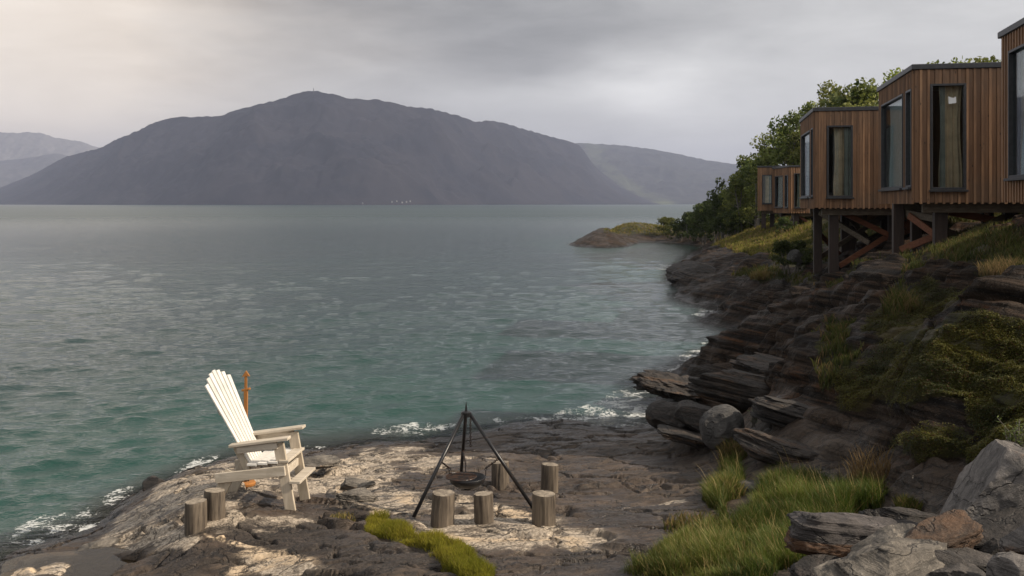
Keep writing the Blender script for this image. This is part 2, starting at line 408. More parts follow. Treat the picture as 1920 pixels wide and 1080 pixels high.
def m_terrain():
    m, k, b = new_mat('shore_rock')
    P = k.coord('Object'); R = k.coord('Object', (1, 1, 1), (0, 0, -.22))
    St = k.vm('MULTIPLY', R, (.7, 1.7, 1.7))
    n1 = k.noise(St, 1.3, 8, .62, .5); n2 = k.noise(St, 6, 8, .65, .3); n3 = k.noise(P, 30, 6, .7); n4 = k.noise(P, 110, 3, .7)
    cl = k.attr('cliff')
    c = k.mix(k.map(n1, .35, .68), (.021, .0142, .0100), (.082, .058, .042))
    c = k.mix(k.math('MULTIPLY', k.map(n2, .45, .7), .7), c, (.115, .084, .061))
    # cliff beds: dark, with rusty seams
    sp = k.n('ShaderNodeSeparateXYZ'); k.set(sp.inputs[0], P)
    bq = k.vm('DOT_PRODUCT', P, (.25, .09, 1.0)); cb = k.n('ShaderNodeCombineXYZ')
    k.set(cb.inputs[0], k.math('MULTIPLY', sp.outputs[0], .35)); k.set(cb.inputs[1], k.math('MULTIPLY', sp.outputs[1], .35)); k.set(cb.inputs[2], k.math('MULTIPLY', bq, 8.0))
    bed = k.noise(cb.outputs[0], 1.0, 7, .66, .35)
    cc = k.mix(k.map(bed, .38, .66), (.0095, .0066, .0049), (.052, .0355, .025))
    cc = k.mix(k.math('MULTIPLY', k.map(k.noise(P, .8, 5, .6, .5), .50, .66), k.map(bed, .45, .62)), cc, (.070, .031, .013))
    cc = k.mix(k.math('MULTIPLY', k.map(n3, .58, .72), .45), cc, (.20, .185, .16))
    cc = k.mix(k.math('MULTIPLY', k.map(bed, .44, .37), .8), cc, (.006, .005, .005))
    c = k.mix(cl, c, cc)
    # pale lichen-covered schist; sunlight on the shelf is also painted into this tone
    pa = k.attr('pale')
    n5 = k.noise(k.vm('MULTIPLY', R, (.9, 2.6, 1.5)), 2.6, 7, .66, .8)
    c = k.mix(k.math('MULTIPLY', k.math('MULTIPLY', pa, k.map(k.math('ADD', n1, k.math('MULTIPLY', n3, .4)), .45, .85, .25, .95)), k.math('SUBTRACT', 1, cl)), c, k.mix(n2, (.10, .080, .062), (.23, .188, .145)))
    pm = k.math('ADD', k.math('MULTIPLY', pa, .235), k.math('ADD', k.math('MULTIPLY', n5, .75), k.math('ADD', k.math('MULTIPLY', n1, .35), k.math('MULTIPLY', n3, .18))))
    pm = k.map(pm, .785, .89)
    pc = k.mix(k.map(n3, .35, .65), (.20, .160, .120), (.54, .455, .36))
    c = k.mix(k.math('MULTIPLY', pm, k.math('SUBTRACT', 1.0, k.math('MULTIPLY', cl, .85))), c, pc)
    so_ = k.math('MULTIPLY', k.attr('soil'), k.map(n2, .25, .5), clamp=True)
    c = k.mix(so_, c, k.mix(k.map(n3, .4, .75), (.022, .016, .013), (.085, .066, .052)))
    qz = k.math('MULTIPLY', k.attr('quartz'), k.map(k.math('ADD', n2, k.math('MULTIPLY', n3, .5)), .62, .80), clamp=True)
    c = k.mix(qz, c, k.mix(n3, (.50, .36, .22), (.62, .50, .37)))
    c = k.mix(k.math('MULTIPLY', k.map(n4, .62, .75), k.math('MULTIPLY', .5, k.math('SUBTRACT', 1, cl))), c, (.36, .31, .25))
    # turf and heath ground
    gr = k.attr('green')
    gc = k.mix(k.map(n2, .35, .65), (.014, .012, .007), (.040, .040, .012))
    gc = k.mix(k.map(k.noise(P, .9, 4), .45, .65), gc, (.055, .044, .018))
    gm = k.map(k.math('ADD', gr, k.math('MULTIPLY', k.math('SUBTRACT', n2, .5), .9)), .35, .62)
    c = k.mix(gm, c, gc)
    # thin dark joints between the plates
    jv = k.vm('ADD', k.vm('MULTIPLY', R, (.8, 2.0, 2.0)), k.vm('MULTIPLY', k.noise(P, 1.6, 5, .6, col=True), (1.1, 1.1, 1.1)))
    jn = k.math('MINIMUM', k.map(k.voro(jv, 1.1, 'DISTANCE_TO_EDGE'), .0, .035), k.math('ADD', .35, k.map(k.voro(jv, 3.1, 'DISTANCE_TO_EDGE'), .0, .05)), clamp=True)
    jn = k.math('MAXIMUM', jn, gm)
    c = k.mix(k.math('MULTIPLY', k.math('SUBTRACT', 1.0, jn), .8), c, (.012, .010, .009))
    # wet tide line
    z = k.attr('hgt'); wet = k.map(k.math('ADD', z, k.math('MULTIPLY', n1, .3)), .22, .42, 1.0, 0.0)
    c = k.mix(k.math('MULTIPLY', wet, .62), c, (.012, .011, .010))
    k.set(b.inputs['Base Color'], c)
    sheen = k.math('MULTIPLY', k.map(k.noise(P, .45, 5, .6, .5), .44, .56), k.math('SUBTRACT', 1.0, pm))
    rr = k.math('SUBTRACT', k.map(n2, .3, .7, .50, .80), k.math('ADD', k.math('MULTIPLY', wet, .25), k.math('MULTIPLY', sheen, .24))); rr = k.mix(gm, k.n('ShaderNodeCombineXYZ').outputs[0], (1, 1, 1)) and rr
    k.set(b.inputs['Roughness'], rr); k.set(b.inputs['Specular IOR Level'], k.map(cl, 0, 1, .42, .15)); rr = k.math('ADD', rr, k.math('MULTIPLY', cl, .18), clamp=True); k.set(b.inputs['Roughness'], rr)
    hgt = k.math('ADD', k.math('MULTIPLY', n2, .6), k.math('ADD', k.math('MULTIPLY', n3, .28), k.math('MULTIPLY', k.math('ADD', k.math('MULTIPLY', bed, 1.6), k.map(bed, .46, .50, 0, .7)), k.math('MULTIPLY', cl, 1.4))))
    hgt = k.math('ADD', hgt, k.math('MULTIPLY', jn, .35))
    k.set(b.inputs['Normal'], k.bump(k.math('ADD', hgt, k.math('MULTIPLY', n4, .12)), .75, .06))
    return m


def m_rock(name, dark, light, rust=0.0, speck=.3, layer=8.0, rustcol=(.26, .12, .045), below=False):
    m, k, b = new_mat(name)
    P = k.coord('Object'); L = k.vm('MULTIPLY', P, (1.0, 1.0, layer))
    n1 = k.noise(L, 2.2, 8, .62, .4); n2 = k.noise(P, 9, 8, .68, .2); n3 = k.noise(P, 45, 5, .7)
    c = k.mix(k.map(n1, .35, .66), dark, light)
    c = k.mix(k.math('MULTIPLY', k.map(n2, .52, .72), .55), c, tuple(min(1, q * 1.6) for q in light))
    if below:
        sz = k.n('ShaderNodeSeparateXYZ'); k.set(sz.inputs[0], P); bl = k.map(k.math('ADD', sz.outputs[2], k.math('MULTIPLY', n1, -.10)), -.05, -.03, 1, 0)
    if rust: c = k.mix(k.math('MULTIPLY', k.math('MULTIPLY', bl, .95) if below else k.map(k.math('ADD', k.noise(L, 1.1, 5, .6), k.math('MULTIPLY', n2, .3)), .75 - rust * .45, .92 - rust * .45), .85), c, k.mix(n2, tuple(q * .45 for q in rustcol), rustcol))
    c = k.mix(k.math('MULTIPLY', k.map(n3, .60, .70), speck), c, (.42, .39, .33))
    c = k.mix(k.math('MULTIPLY', k.map(n3, .40, .30), .6), c, (.02, .018, .016))
    jv = k.vm('ADD', k.vm('MULTIPLY', P, (1.6, 1.6, 1.6 + layer * .35)), k.vm('MULTIPLY', k.noise(P, 2.5, 4, .6, col=True), (.9, .9, .9)))
    jn = k.map(k.voro(jv, .8, 'DISTANCE_TO_EDGE'), .0, .02)
    c = k.mix(k.math('MULTIPLY', k.math('SUBTRACT', 1.0, jn), .45), c, (.014, .012, .011))
    st = k.noise(k.vm('MULTIPLY', P, (1.5, 1.5, 14 + 3 * layer)), 2.0, 6, .7, .15)
    c = k.mix(k.math('MULTIPLY', k.map(st, .52, .40), .55), c, tuple(q * .4 for q in dark))
    k.set(b.inputs['Base Color'], c); b.inputs['Roughness'].default_value = .72
    hh = k.math('ADD', k.math('MULTIPLY', n2, .6), k.math('ADD', k.math('MULTIPLY', n3, .3), k.math('ADD', k.math('MULTIPLY', st, .7), k.math('MULTIPLY', jn, .4))))
    k.set(b.inputs['Normal'], k.bump(hh, 1.0, .04))
    return m


def m_wood(name, a, c2, scale=(1, 1, 1), fine=30.0, axis=2, rough=.8, knots=.5, bump=.35):
    m, k, b = new_mat(name)
    sc = [6.0, 6.0, 6.0]; sc[axis] = .55
    P = k.coord('Object'); L = k.vm('MULTIPLY', P, tuple(sc))
    oi = k.n('ShaderNodeObjectInfo').outputs['Random']
    of = k.n('ShaderNodeCombineXYZ'); [k.set(of.inputs[i], k.math('MULTIPLY', oi, f_)) for i, f_ in enumerate((37, 53, 71))]; L = k.vm('ADD', L, of.outputs[0])
    n1 = k.noise(L, 3.0, 6, .6, .3); n2 = k.noise(L, fine * .5, 4, .6); n3 = k.noise(P, 5, 4, .6)
    c = k.mix(k.map(n1, .3, .7), a, c2)
    c = k.mix(k.math('MULTIPLY', k.map(n2, .55, .75), .35), c, tuple(q * .35 for q in a))
    c = k.mix(k.math('MULTIPLY', k.map(n3, .52, .75), .4), c, tuple(q * .6 for q in a))
    c = k.mix(k.math('MULTIPLY', oi, .35), c, tuple(q * .5 for q in a))
    kn = k.voro(k.vm('MULTIPLY', P, tuple((4.0 if i != axis else 1.6) for i in range(3))), 1.6)
    c = k.mix(k.math('MULTIPLY', k.map(kn, .10, .04), knots), c, tuple(q * .25 for q in a))
    k.set(b.inputs['Base Color'], c); b.inputs['Roughness'].default_value = rough
    k.set(b.inputs['Normal'], k.bump(k.math('ADD', n2, n1), bump, .006))
    return m


def m_clad():
    m, k, b = new_mat('cladding_boards')
    P = k.coord('Object'); bt = k.attr('board')
    L = k.vm('ADD', k.vm('MULTIPLY', P, (7, 7, .5)), k.vm('MULTIPLY', k.attr('board', 'Vector'), (37, 11, 53)))
    n1 = k.noise(L, 2.2, 6, .62, .4); n2 = k.noise(L, 13, 4, .6); n3 = k.noise(P, .9, 4, .6)
    c = k.mix(bt, (.145, .073, .036), (.41, .225, .118))
    c = k.mix(k.math('MULTIPLY', k.map(n1, .38, .66), .5), c, (.085, .038, .017))
    c = k.mix(k.math('MULTIPLY', k.map(n2, .55, .72), .35), c, (.03, .016, .009))
    c = k.mix(k.math('MULTIPLY', k.map(n3, .45, .72), .30), c, (.10, .085, .068))
    kn = k.voro(k.vm('ADD', k.vm('MULTIPLY', P, (6, 6, 2.2)), k.vm('MULTIPLY', k.attr('board', 'Vector'), (17, 5, 23))), 1.3)
    c = k.mix(k.math('MULTIPLY', k.map(kn, .13, .06), .8), c, (.018, .010, .006))
    k.set(b.inputs['Base Color'], c); b.inputs['Roughness'].default_value = .62
    k.set(b.inputs['Normal'], k.bump(n2, .3, .004))
    return m


def m_plain(name, col, rough=.6, metal=0.0, var=.25, scale=12.0, bump=.15):
    m, k, b = new_mat(name)
    n = k.noise(k.coord('Object'), scale, 5, .6)
    k.set(b.inputs['Base Color'], k.mix(k.map(n, .3, .7), tuple(q * (1 - var) for q in col), tuple(min(1, q * (1 + var)) for q in col)))
    b.inputs['Roughness'].default_value = rough; b.inputs['Metallic'].default_value = metal
    if bump: k.set(b.inputs['Normal'], k.bump(n, bump, .004))
    return m


def m_ruststeel(name, base, rust, amt):
    m, k, b = new_mat(name)
    n = k.noise(k.coord('Object'), 14, 6, .65, .3); n2 = k.noise(k.coord('Object'), 70, 3, .6)
    f = k.map(n, .62 - amt * .4, .80 - amt * .4)
    k.set(b.inputs['Base Color'], k.mix(f, base, k.mix(n2, tuple(q * .5 for q in rust), rust)))
    k.set(b.inputs['Roughness'], k.map(f, 0, 1, .35, .85)); b.inputs['Metallic'].default_value = .25
    k.set(b.inputs['Normal'], k.bump(n2, .25, .003))
    return m


def m_leaf(name, tr=.35):
    m, k, b = new_mat(name)
    c = k.attr('Col', 'Color')
    oi = k.n('ShaderNodeObjectInfo').outputs['Random']
    hs = k.n('ShaderNodeHueSaturation'); k.set(hs.inputs['Color'], c); k.set(hs.inputs['Value'], k.map(oi, 0, 1, .80, 1.40, False)); k.set(hs.inputs['Hue'], k.map(oi, 0, 1, .485, .512, False))
    k.set(b.inputs['Base Color'], hs.outputs[0]); b.inputs['Roughness'].default_value = .55; b.inputs['Specular IOR Level'].default_value = .3
    t = k.n('ShaderNodeBsdfTranslucent'); k.set(t.inputs[0], hs.outputs[0])
    mx = k.n('ShaderNodeMixShader'); mx.inputs[0].default_value = tr
    out = k.nt.nodes['Material Output']
    k.nt.links.new(b.outputs[0], mx.inputs[1]); k.nt.links.new(t.outputs[0], mx.inputs[2]); k.nt.links.new(mx.outputs[0], out.inputs[0])
    return m


def m_glass(name, tint=(.9, .95, .95), ior=1.5):
    m, k, b = new_mat(name)
    g = k.n('ShaderNodeBsdfGlossy'); g.inputs['Roughness'].default_value = .03
    nz = k.bump(k.noise(k.coord('Object'), 1.2, 2), .04, .05); k.set(g.inputs['Normal'], nz)
    t = k.n('ShaderNodeBsdfTransparent'); k.set(t.inputs[0], tint)
    fr = k.n('ShaderNodeFresnel'); fr.inputs[0].default_value = ior
    mx = k.n('ShaderNodeMixShader'); k.set(mx.inputs[0], k.math('MULTIPLY_ADD', fr.outputs[0], .62, .02, clamp=True))
    out = k.nt.nodes['Material Output']
    k.nt.links.new(t.outputs[0], mx.inputs[1]); k.nt.links.new(g.outputs[0], mx.inputs[2]); k.nt.links.new(mx.outputs[0], out.inputs[0])
    return m


def m_water():
    m, k, b = new_mat('fjord_water')
    P = k.coord('Object')
    dep = k.attr('depth'); n0 = k.noise(P, .05, 4, .6, .4); n1 = k.noise(P, .35, 5, .6, .4)
    dn = k.math('MULTIPLY_ADD', k.math('SUBTRACT', n1, .5), .9, dep)
    c = k.mix(k.map(dn, -.15, .40), (.022, .018, .012), (.013, .049, .040))
    c = k.mix(k.map(dn, 1.2, 3.6), c, (.009, .030, .029))
    c = k.mix(k.math('MULTIPLY', k.map(n0, .45, .62), .6), c, (.009, .036, .033))
    fo = k.attr('foam')
    w1 = k.noise(k.vm('MULTIPLY', P, (1, .8, 1)), 1.6, 5, .62, .9); w2 = k.noise(P, 5.5, 6, .65, .7)
    web = k.math('SUBTRACT', 1.0, k.math('ABSOLUTE', k.math('MULTIPLY_ADD', w2, 6.0, -3.0)), clamp=True)
    fine = k.noise(P, 16, 5, .7, .4)
    fm = k.math('ADD', k.math('MULTIPLY', web, .50), k.math('ADD', k.math('MULTIPLY', k.map(w1, .32, .68), .40), k.math('MULTIPLY', k.map(fine, .3, .7), .28)))
    thr = k.math('MULTIPLY_ADD', fo, -.39, 1.14)
    fm = k.math('MULTIPLY', k.map(k.math('SUBTRACT', fm, thr), -.03, .10), k.map(fo, .02, .2), clamp=True)
    c = k.mix(k.math('MULTIPLY', fm, .85), c, (.60, .61, .60))
    k.set(b.inputs['Base Color'], c)
    far = k.vm('LENGTH', P); ff = k.map(far, 25, 400)
    k.set(b.inputs['Roughness'], k.math('MAXIMUM', k.math('MULTIPLY', fm, .7), k.map(ff, 0, 1, .045, .28, False)))
    b.inputs['IOR'].default_value = 1.333; k.set(b.inputs['Specular IOR Level'], k.map(ff, 0, 1, .5, .30, False))
    Q = k.coord('Object', (1, 1.5, 1), (0, 0, .25))
    bh = k.math('ADD', k.math('MULTIPLY', k.noise(Q, 1.3, 6, .65, .3), .60), k.math('MULTIPLY', k.noise(Q, 5.0, 4, .6, .3), .13))
    bh = k.math('ADD', bh, k.math('MULTIPLY', k.noise(Q, .45, 5, .65, .2), k.map(far, 40, 160, .22, .26)))
    nb = k.bump(bh, 1.0, .17)
    k.set(b.inputs['Normal'], nb)
    tr = k.n('ShaderNodeBsdfTransparent'); tr.inputs[0].default_value = (.62, .70, .60, 1)
    mx = k.n('ShaderNodeMixShader')
    a = k.math('MULTIPLY', k.map(dep, .0, .32, .85, 0.0, False), k.math('SUBTRACT', 1, fm), clamp=True)
    fr = k.n('ShaderNodeFresnel'); fr.inputs[0].default_value = 1.333; k.set(fr.inputs[1], nb)
    k.set(mx.inputs[0], k.math('MULTIPLY', a, k.math('SUBTRACT', 1, fr.outputs[0])))
    out = k.nt.nodes['Material Output']
    k.nt.links.new(b.outputs[0], mx.inputs[1]); k.nt.links.new(tr.outputs[0], mx.inputs[2]); k.nt.links.new(mx.outputs[0], out.inputs[0])
    return m


def m_pool():
    m, k, b = new_mat('pool_water')
    g = k.n('ShaderNodeBsdfGlossy'); g.inputs['Roughness'].default_value = .03
    nb = k.bump(k.noise(k.coord('Object'), 9, 3), .10, .02); k.set(g.inputs['Normal'], nb)
    t = k.n('ShaderNodeBsdfTransparent'); t.inputs[0].default_value = (.80, .70, .52, 1)
    d = k.n('ShaderNodeBsdfDiffuse'); d.inputs[0].default_value = (.075, .054, .032, 1)
    fr = k.n('ShaderNodeFresnel'); fr.inputs[0].default_value = 1.333; k.set(fr.inputs[1], nb)
    m1 = k.n('ShaderNodeMixShader'); m1.inputs[0].default_value = .22
    m2 = k.n('ShaderNodeMixShader'); k.set(m2.inputs[0], fr.outputs[0]); L = k.nt.links.new
    L(t.outputs[0], m1.inputs[1]); L(d.outputs[0], m1.inputs[2]); L(m1.outputs[0], m2.inputs[1]); L(g.outputs[0], m2.inputs[2]); L(m2.outputs[0], k.nt.nodes['Material Output'].inputs[0])
    return m


def m_mount(name, a, c2):
    m, k, b = new_mat(name)
    P = k.coord('Object', (1, 1, 1.6))
    n = k.noise(P, .0035, 8, .62, .5); n2 = k.noise(P, .03, 6, .65)
    c = k.mix(k.map(n, .35, .65), a, c2); c = k.mix(k.math('MULTIPLY', k.map(n2, .55, .7), .3), c, tuple(1.5 * q for q in c2))
    c = k.mix(k.attr('strip'), c, (.12, .14, .07))
    k.set(b.inputs['Base Color'], c); b.inputs['Roughness'].default_value = .95; b.inputs['Specular IOR Level'].default_value = .1
    return m

M = {}
M['terrain'] = m_terrain()
M['water'] = m_water(); M['pool'] = m_pool()
M['boulder'] = m_rock('grey_boulder', (.045, .042, .040), (.085, .080, .076), 0, .25, 1.4)
M['dark'] = m_rock('dark_schist', (.012, .010, .009), (.046, .037, .032), .12, .12, 11, (.09, .05, .025))
M['brown'] = m_rock('brown_schist', (.013, .010, .008), (.050, .037, .029), .22, .10, 12, (.12, .062, .028))
M['slab'] = m_rock('grey_slab', (.032, .028, .026), (.10, .086, .078), .12, .30, 8, (.14, .08, .04))
M['slabrust'] = m_rock('rusty_slab', (.034, .028, .027), (.11, .095, .09), 1.1, .15, 12, (.20, .088, .030), True)
M['pale'] = m_rock('pale_rock', (.070, .060, .050), (.23, .20, .165), .05, .6, 7)
M['greyrock'] = m_rock('grey_rock', (.085, .076, .072), (.20, .18, .168), .12, .3, 3)
M['rustrock'] = m_rock('rust_rock', (.045, .031, .022), (.125, .078, .050), .4, .25, 9, (.155, .080, .040))
M['clad'] = m_clad()
M['trim'] = m_plain('dark_metal_trim', (.045, .046, .052), .4, .3, .2)
M['post'] = m_wood('creosoted_post', (.030, .018, .014), (.062, .038, .030), fine=20, rough=.6, knots=.3)
M['brace'] = m_wood('red_brown_brace', (.16, .060, .030), (.27, .105, .055), axis=0, knots=.3)
M['brace2'] = m_wood('weathered_brace', (.11, .085, .062), (.22, .17, .125), axis=0, knots=.3)
M['inner'] = m_plain('room_wall', (.10, .085, .07), .8)
M['glass'] = m_glass('window_glass')
M['curtain'] = m_plain('beige_curtain', (.70, .52, .36), .9, 0, .15, 3)
M['curtain2'] = m_plain('grey_green_curtain', (.34, .34, .31), .9, 0, .15, 3)
M['sheer'] = m_plain('pale_sheer_curtain', (.84, .89, .92), .9, 0, .06, 3)
M['paper'] = m_plain('white_paper', (.8, .8, .8), .8, 0, .03)
M['white'] = m_wood('white_painted_wood', (.66, .63, .585), (.78, .755, .71), knots=.15, rough=.6, bump=.15)
M['grey_wood'] = m_wood('weathered_pale_wood', (.44, .38, .30), (.62, .55, .46), axis=0, knots=.4, bump=.25)
M['leg_wood'] = m_wood('weathered_leg_wood', (.42, .355, .27), (.58, .50, .40), axis=2, knots=.4, bump=.25)
M['log'] = m_wood('weathered_log', (.045, .033, .024), (.185, .148, .110), axis=2, knots=.35, bump=.6)
M['rust'] = m_ruststeel('orange_rust', (.26, .10, .025), (.50, .21, .055), 1.0)
M['iron'] = m_ruststeel('black_iron', (.014, .014, .016), (.075, .036, .022), .10)
M['chain'] = m_ruststeel('rusty_chain', (.022, .018, .017), (.07, .036, .024), .5)
M['leaf'] = m_leaf('leaves'); M['grass'] = m_leaf('grass_blades', .30); M['bark'] = m_wood('birch_bark', (.10, .085, .07), (.22, .20, .18), fine=14)


def log_top():
    m, k, b = new_mat('log_end_grain')
    P = k.coord('Object'); s = k.n('ShaderNodeSeparateXYZ'); k.set(s.inputs[0], P)
    r = k.math('SQRT', k.math('ADD', k.math('MULTIPLY', s.outputs[0], s.outputs[0]), k.math('MULTIPLY', s.outputs[1], s.outputs[1])))
    n = k.noise(P, 9, 4)
    w = k.math('SINE', k.math('ADD', k.math('MULTIPLY', r, 330), k.math('MULTIPLY', n, 9)))
    c = k.mix(k.map(w, -1, 1), (.22, .18, .135), (.36, .305, .24)); c = k.mix(k.map(n, .42, .65), c, (.12, .098, .076)); an = k.math('ARCTAN2', s.outputs[1], s.outputs[0]); ck = k.math('ABSOLUTE', k.math('SINE', k.math('MULTIPLY_ADD', an, 2.5, k.math('MULTIPLY', n, 3)))); c = k.mix(k.math('MULTIPLY', k.map(ck, .07, .02), .8), c, (.03, .024, .018))
    k.set(b.inputs['Base Color'], c); b.inputs['Roughness'].default_value = .9
    return m
M['end'] = log_top()

# ------------------------------------------------------------------ water, land, mountains
def grid_faces(nr, nc, keep=None):
    i = np.arange(nr * nc).reshape(nr, nc)
    f = np.stack([i[:-1, :-1], i[:-1, 1:], i[1:, 1:], i[1:, :-1]], -1).reshape(-1, 4)
    return f


def compact(v, f, attrs):
    used = np.zeros(len(v), bool); used[f.ravel()] = True
    idx = np.cumsum(used) - 1
    return v[used], idx[f], {k: a[used] for k, a in attrs.items()}

FOAMB = [(105,980,95,22,-10),(45,1015,50,16),(235,930,45,12,-25),(365,870,55,9,-22),(770,804,85,13,-4),(980,786,70,8),(1115,772,85,13,-6),(1195,772,35,16),(1180,742,70,14,-15),(1285,690,60,14,-25),
         (1300,668,50,12,-25),(1345,645,30,14),(1340,585,40,14),(1320,560,30,8),(1100,452,20,2),(1250,500,16,6),(560,838,60,6),(170,1000,40,16,-30)]


def build_water():
    cs = np.concatenate([np.linspace(-.90, -.56, 40)[:-1], np.linspace(-.56, .60, 620), np.linspace(.60, .90, 30)[1:]])
    ry = np.concatenate([np.geomspace(5, 9, 40)[:-1], np.geomspace(9, 300, 800)[:-1], np.geomspace(300, 14500, 68)])
    X = (ry[:, None] * cs).ravel(); Y = np.repeat(ry, len(cs))
    dr = np.repeat(np.gradient(ry), len(cs)); Z = np.zeros(len(X)); DX = Z.copy(); DY = Z.copy()
    rng = np.random.default_rng(4)
    for i in range(56):
        lam = .24 * (6.5 / .24) ** (i / 55.0); th = math.radians(-78 + rng.normal() * 26); kx, ky = math.cos(th), math.sin(th); kk = 2 * math.pi / lam
        a = .0088 * lam ** .85 * (1.2 if lam < 1.0 else (.72 if lam < 2 else .30)) * rng.uniform(.6, 1.3)
        ph = kk * (kx * X + ky * Y) + rng.uniform(0, 6.28)
        fil = sst(2.0, 7.0, lam / np.maximum(dr, .02))
        # waves come in groups
        grp = .65 + .5 * np.sin(.11 * kk * (X * math.cos(th + .5) + Y * math.sin(th + .5)) + i)
        c = a * fil * grp * (1 - .72 * sst(32, 110, Y))
        Z += c * np.sin(ph); DX -= .85 * c * kx * np.cos(ph) * -1; DY -= .85 * c * ky * np.cos(ph) * -1
    near = Y < 220
    dep = np.full(len(X), 6.0); 
    hb = base_h(X[near], Y[near]); dep[near] = np.clip(-hb, -.5, 6)
    calm = sst(-.05, .8, dep) * .75 + .25
    U = 960 + F * X / Y; V = HZ + F * CH / Y
    foam = blobs(U + 14 * fbm(X * .7, Y * .7, 3, 3), V + 5 * fbm(X * .7, Y * .7, 8, 3), FOAMB)
    foam = np.maximum(foam, .55 * sst(.16, .02, dep) * (Y < 130) * sst(-.2, .4, fbm(X * .5, Y * .5, 19, 3)))
    v = np.stack([X + DX * calm, Y + DY * calm, Z * calm], 1)
    o = mesh_np('water', v, grid_faces(len(ry), len(cs)), M['water'], attrs=dict(depth=dep, foam=foam))
    tag(o, kind='structure')


def build_land():
    cs = np.concatenate([np.linspace(-1.3, -.56, 60)[:-1], np.linspace(-.56, .57, 940), np.linspace(.57, 1.5, 60)[1:]])
    ry = np.concatenate([np.geomspace(1.5, 8, 90)[:-1], np.geomspace(8, 34, 660)[:-1], np.geomspace(34, 200, 300)])
    X = (ry[:, None] * cs).ravel(); Y = np.repeat(ry, len(cs))
    b0 = base_h(X, Y); ok = b0 > -1.6
    h = b0.copy(); A = None
    hh, A = terrain(X[ok], Y[ok]); h[ok] = hh
    full = {k: np.zeros(len(X)) for k in ('green', 'cliff', 'pale', 'soil', 'quartz', 'heath', 'turf')}
    for k in full: full[k][ok] = A[k]
    full['hgt'] = h
    f = grid_faces(len(ry), len(cs)); f = f[(h[f].max(1) > -1.2) & ok[f].all(1)]
    # beds of different hardness: each bed is pushed out or back along the face of the slope
    nr, nc = len(ry), len(cs); H2 = h.reshape(nr, nc).copy(); cl2 = full['cliff'].reshape(nr, nc)
    for _ in range(2):
        G = H2.copy(); G[1:-1] = (H2[:-2] + 2 * H2[1:-1] + H2[2:]) / 4; G[:, 1:-1] = (G[:, :-2] + 2 * G[:, 1:-1] + G[:, 2:]) / 4
        H2 = H2 + cl2 * (G - H2)
    B2 = b0.reshape(nr, nc); X2 = X.reshape(nr, nc); Y2 = Y.reshape(nr, nc)
    a1 = np.stack([np.gradient(q_, axis=1) for q_ in (X2, Y2, B2)], -1); a2 = np.stack([np.gradient(q_, axis=0) for q_ in (X2, Y2, B2)], -1)
    N = np.cross(a1, a2); N /= np.linalg.norm(N, axis=-1, keepdims=True); N *= np.sign(N[..., 2:3])
    xs, ys, zs = X2[cl2 > .02], Y2[cl2 > .02], H2[cl2 > .02]
    sq = zs + .25 * xs + .09 * ys + .22 * fbm(xs * .28, ys * .28, 91, 3) + .05 * fbm(xs * 1.2, ys * 1.2, 92, 3)
    d = 0
    for tk, am, sd in ((1.05, .46, 1), (.34, .25, 2), (.12, .075, 3)):
        u_ = sq / tk; i_ = np.floor(u_); fr = u_ - i_; e_ = sst(.80, 1.0, fr)
        r0 = _h(i_, i_ * 0 + sd, 95) + .7 * pn(xs * .45 / tk ** .5 + i_ * 5.3, ys * .45 / tk ** .5 + sd, 96); r1 = _h(i_ + 1, i_ * 0 + sd, 95) + .7 * pn(xs * .45 / tk ** .5 + (i_ + 1) * 5.3, ys * .45 / tk ** .5 + sd, 96)
        d = d + am * (r0 * (1 - e_) + r1 * e_ - .5)
    d = d * np.clip(cl2[cl2 > .02], 0, 1) * (1 - .55 * full['heath'].reshape(nr, nc)[cl2 > .02]) * (1 - .8 * full['turf'].reshape(nr, nc)[cl2 > .02]) * sst(-.3, .15, zs)
    m_ = cl2 > .02
    X2[m_] += N[m_][:, 0] * d; Y2[m_] += N[m_][:, 1] * d; H2[m_] += .25 * N[m_][:, 2] * d
    h = H2.ravel(); full['hgt'] = h
    v, f, at_ = compact(np.stack([X2.ravel(), Y2.ravel(), h], 1), f, full)
    o = mesh_np('ground', v, f, M['terrain'], attrs=at_)
    tag(o, kind='structure')


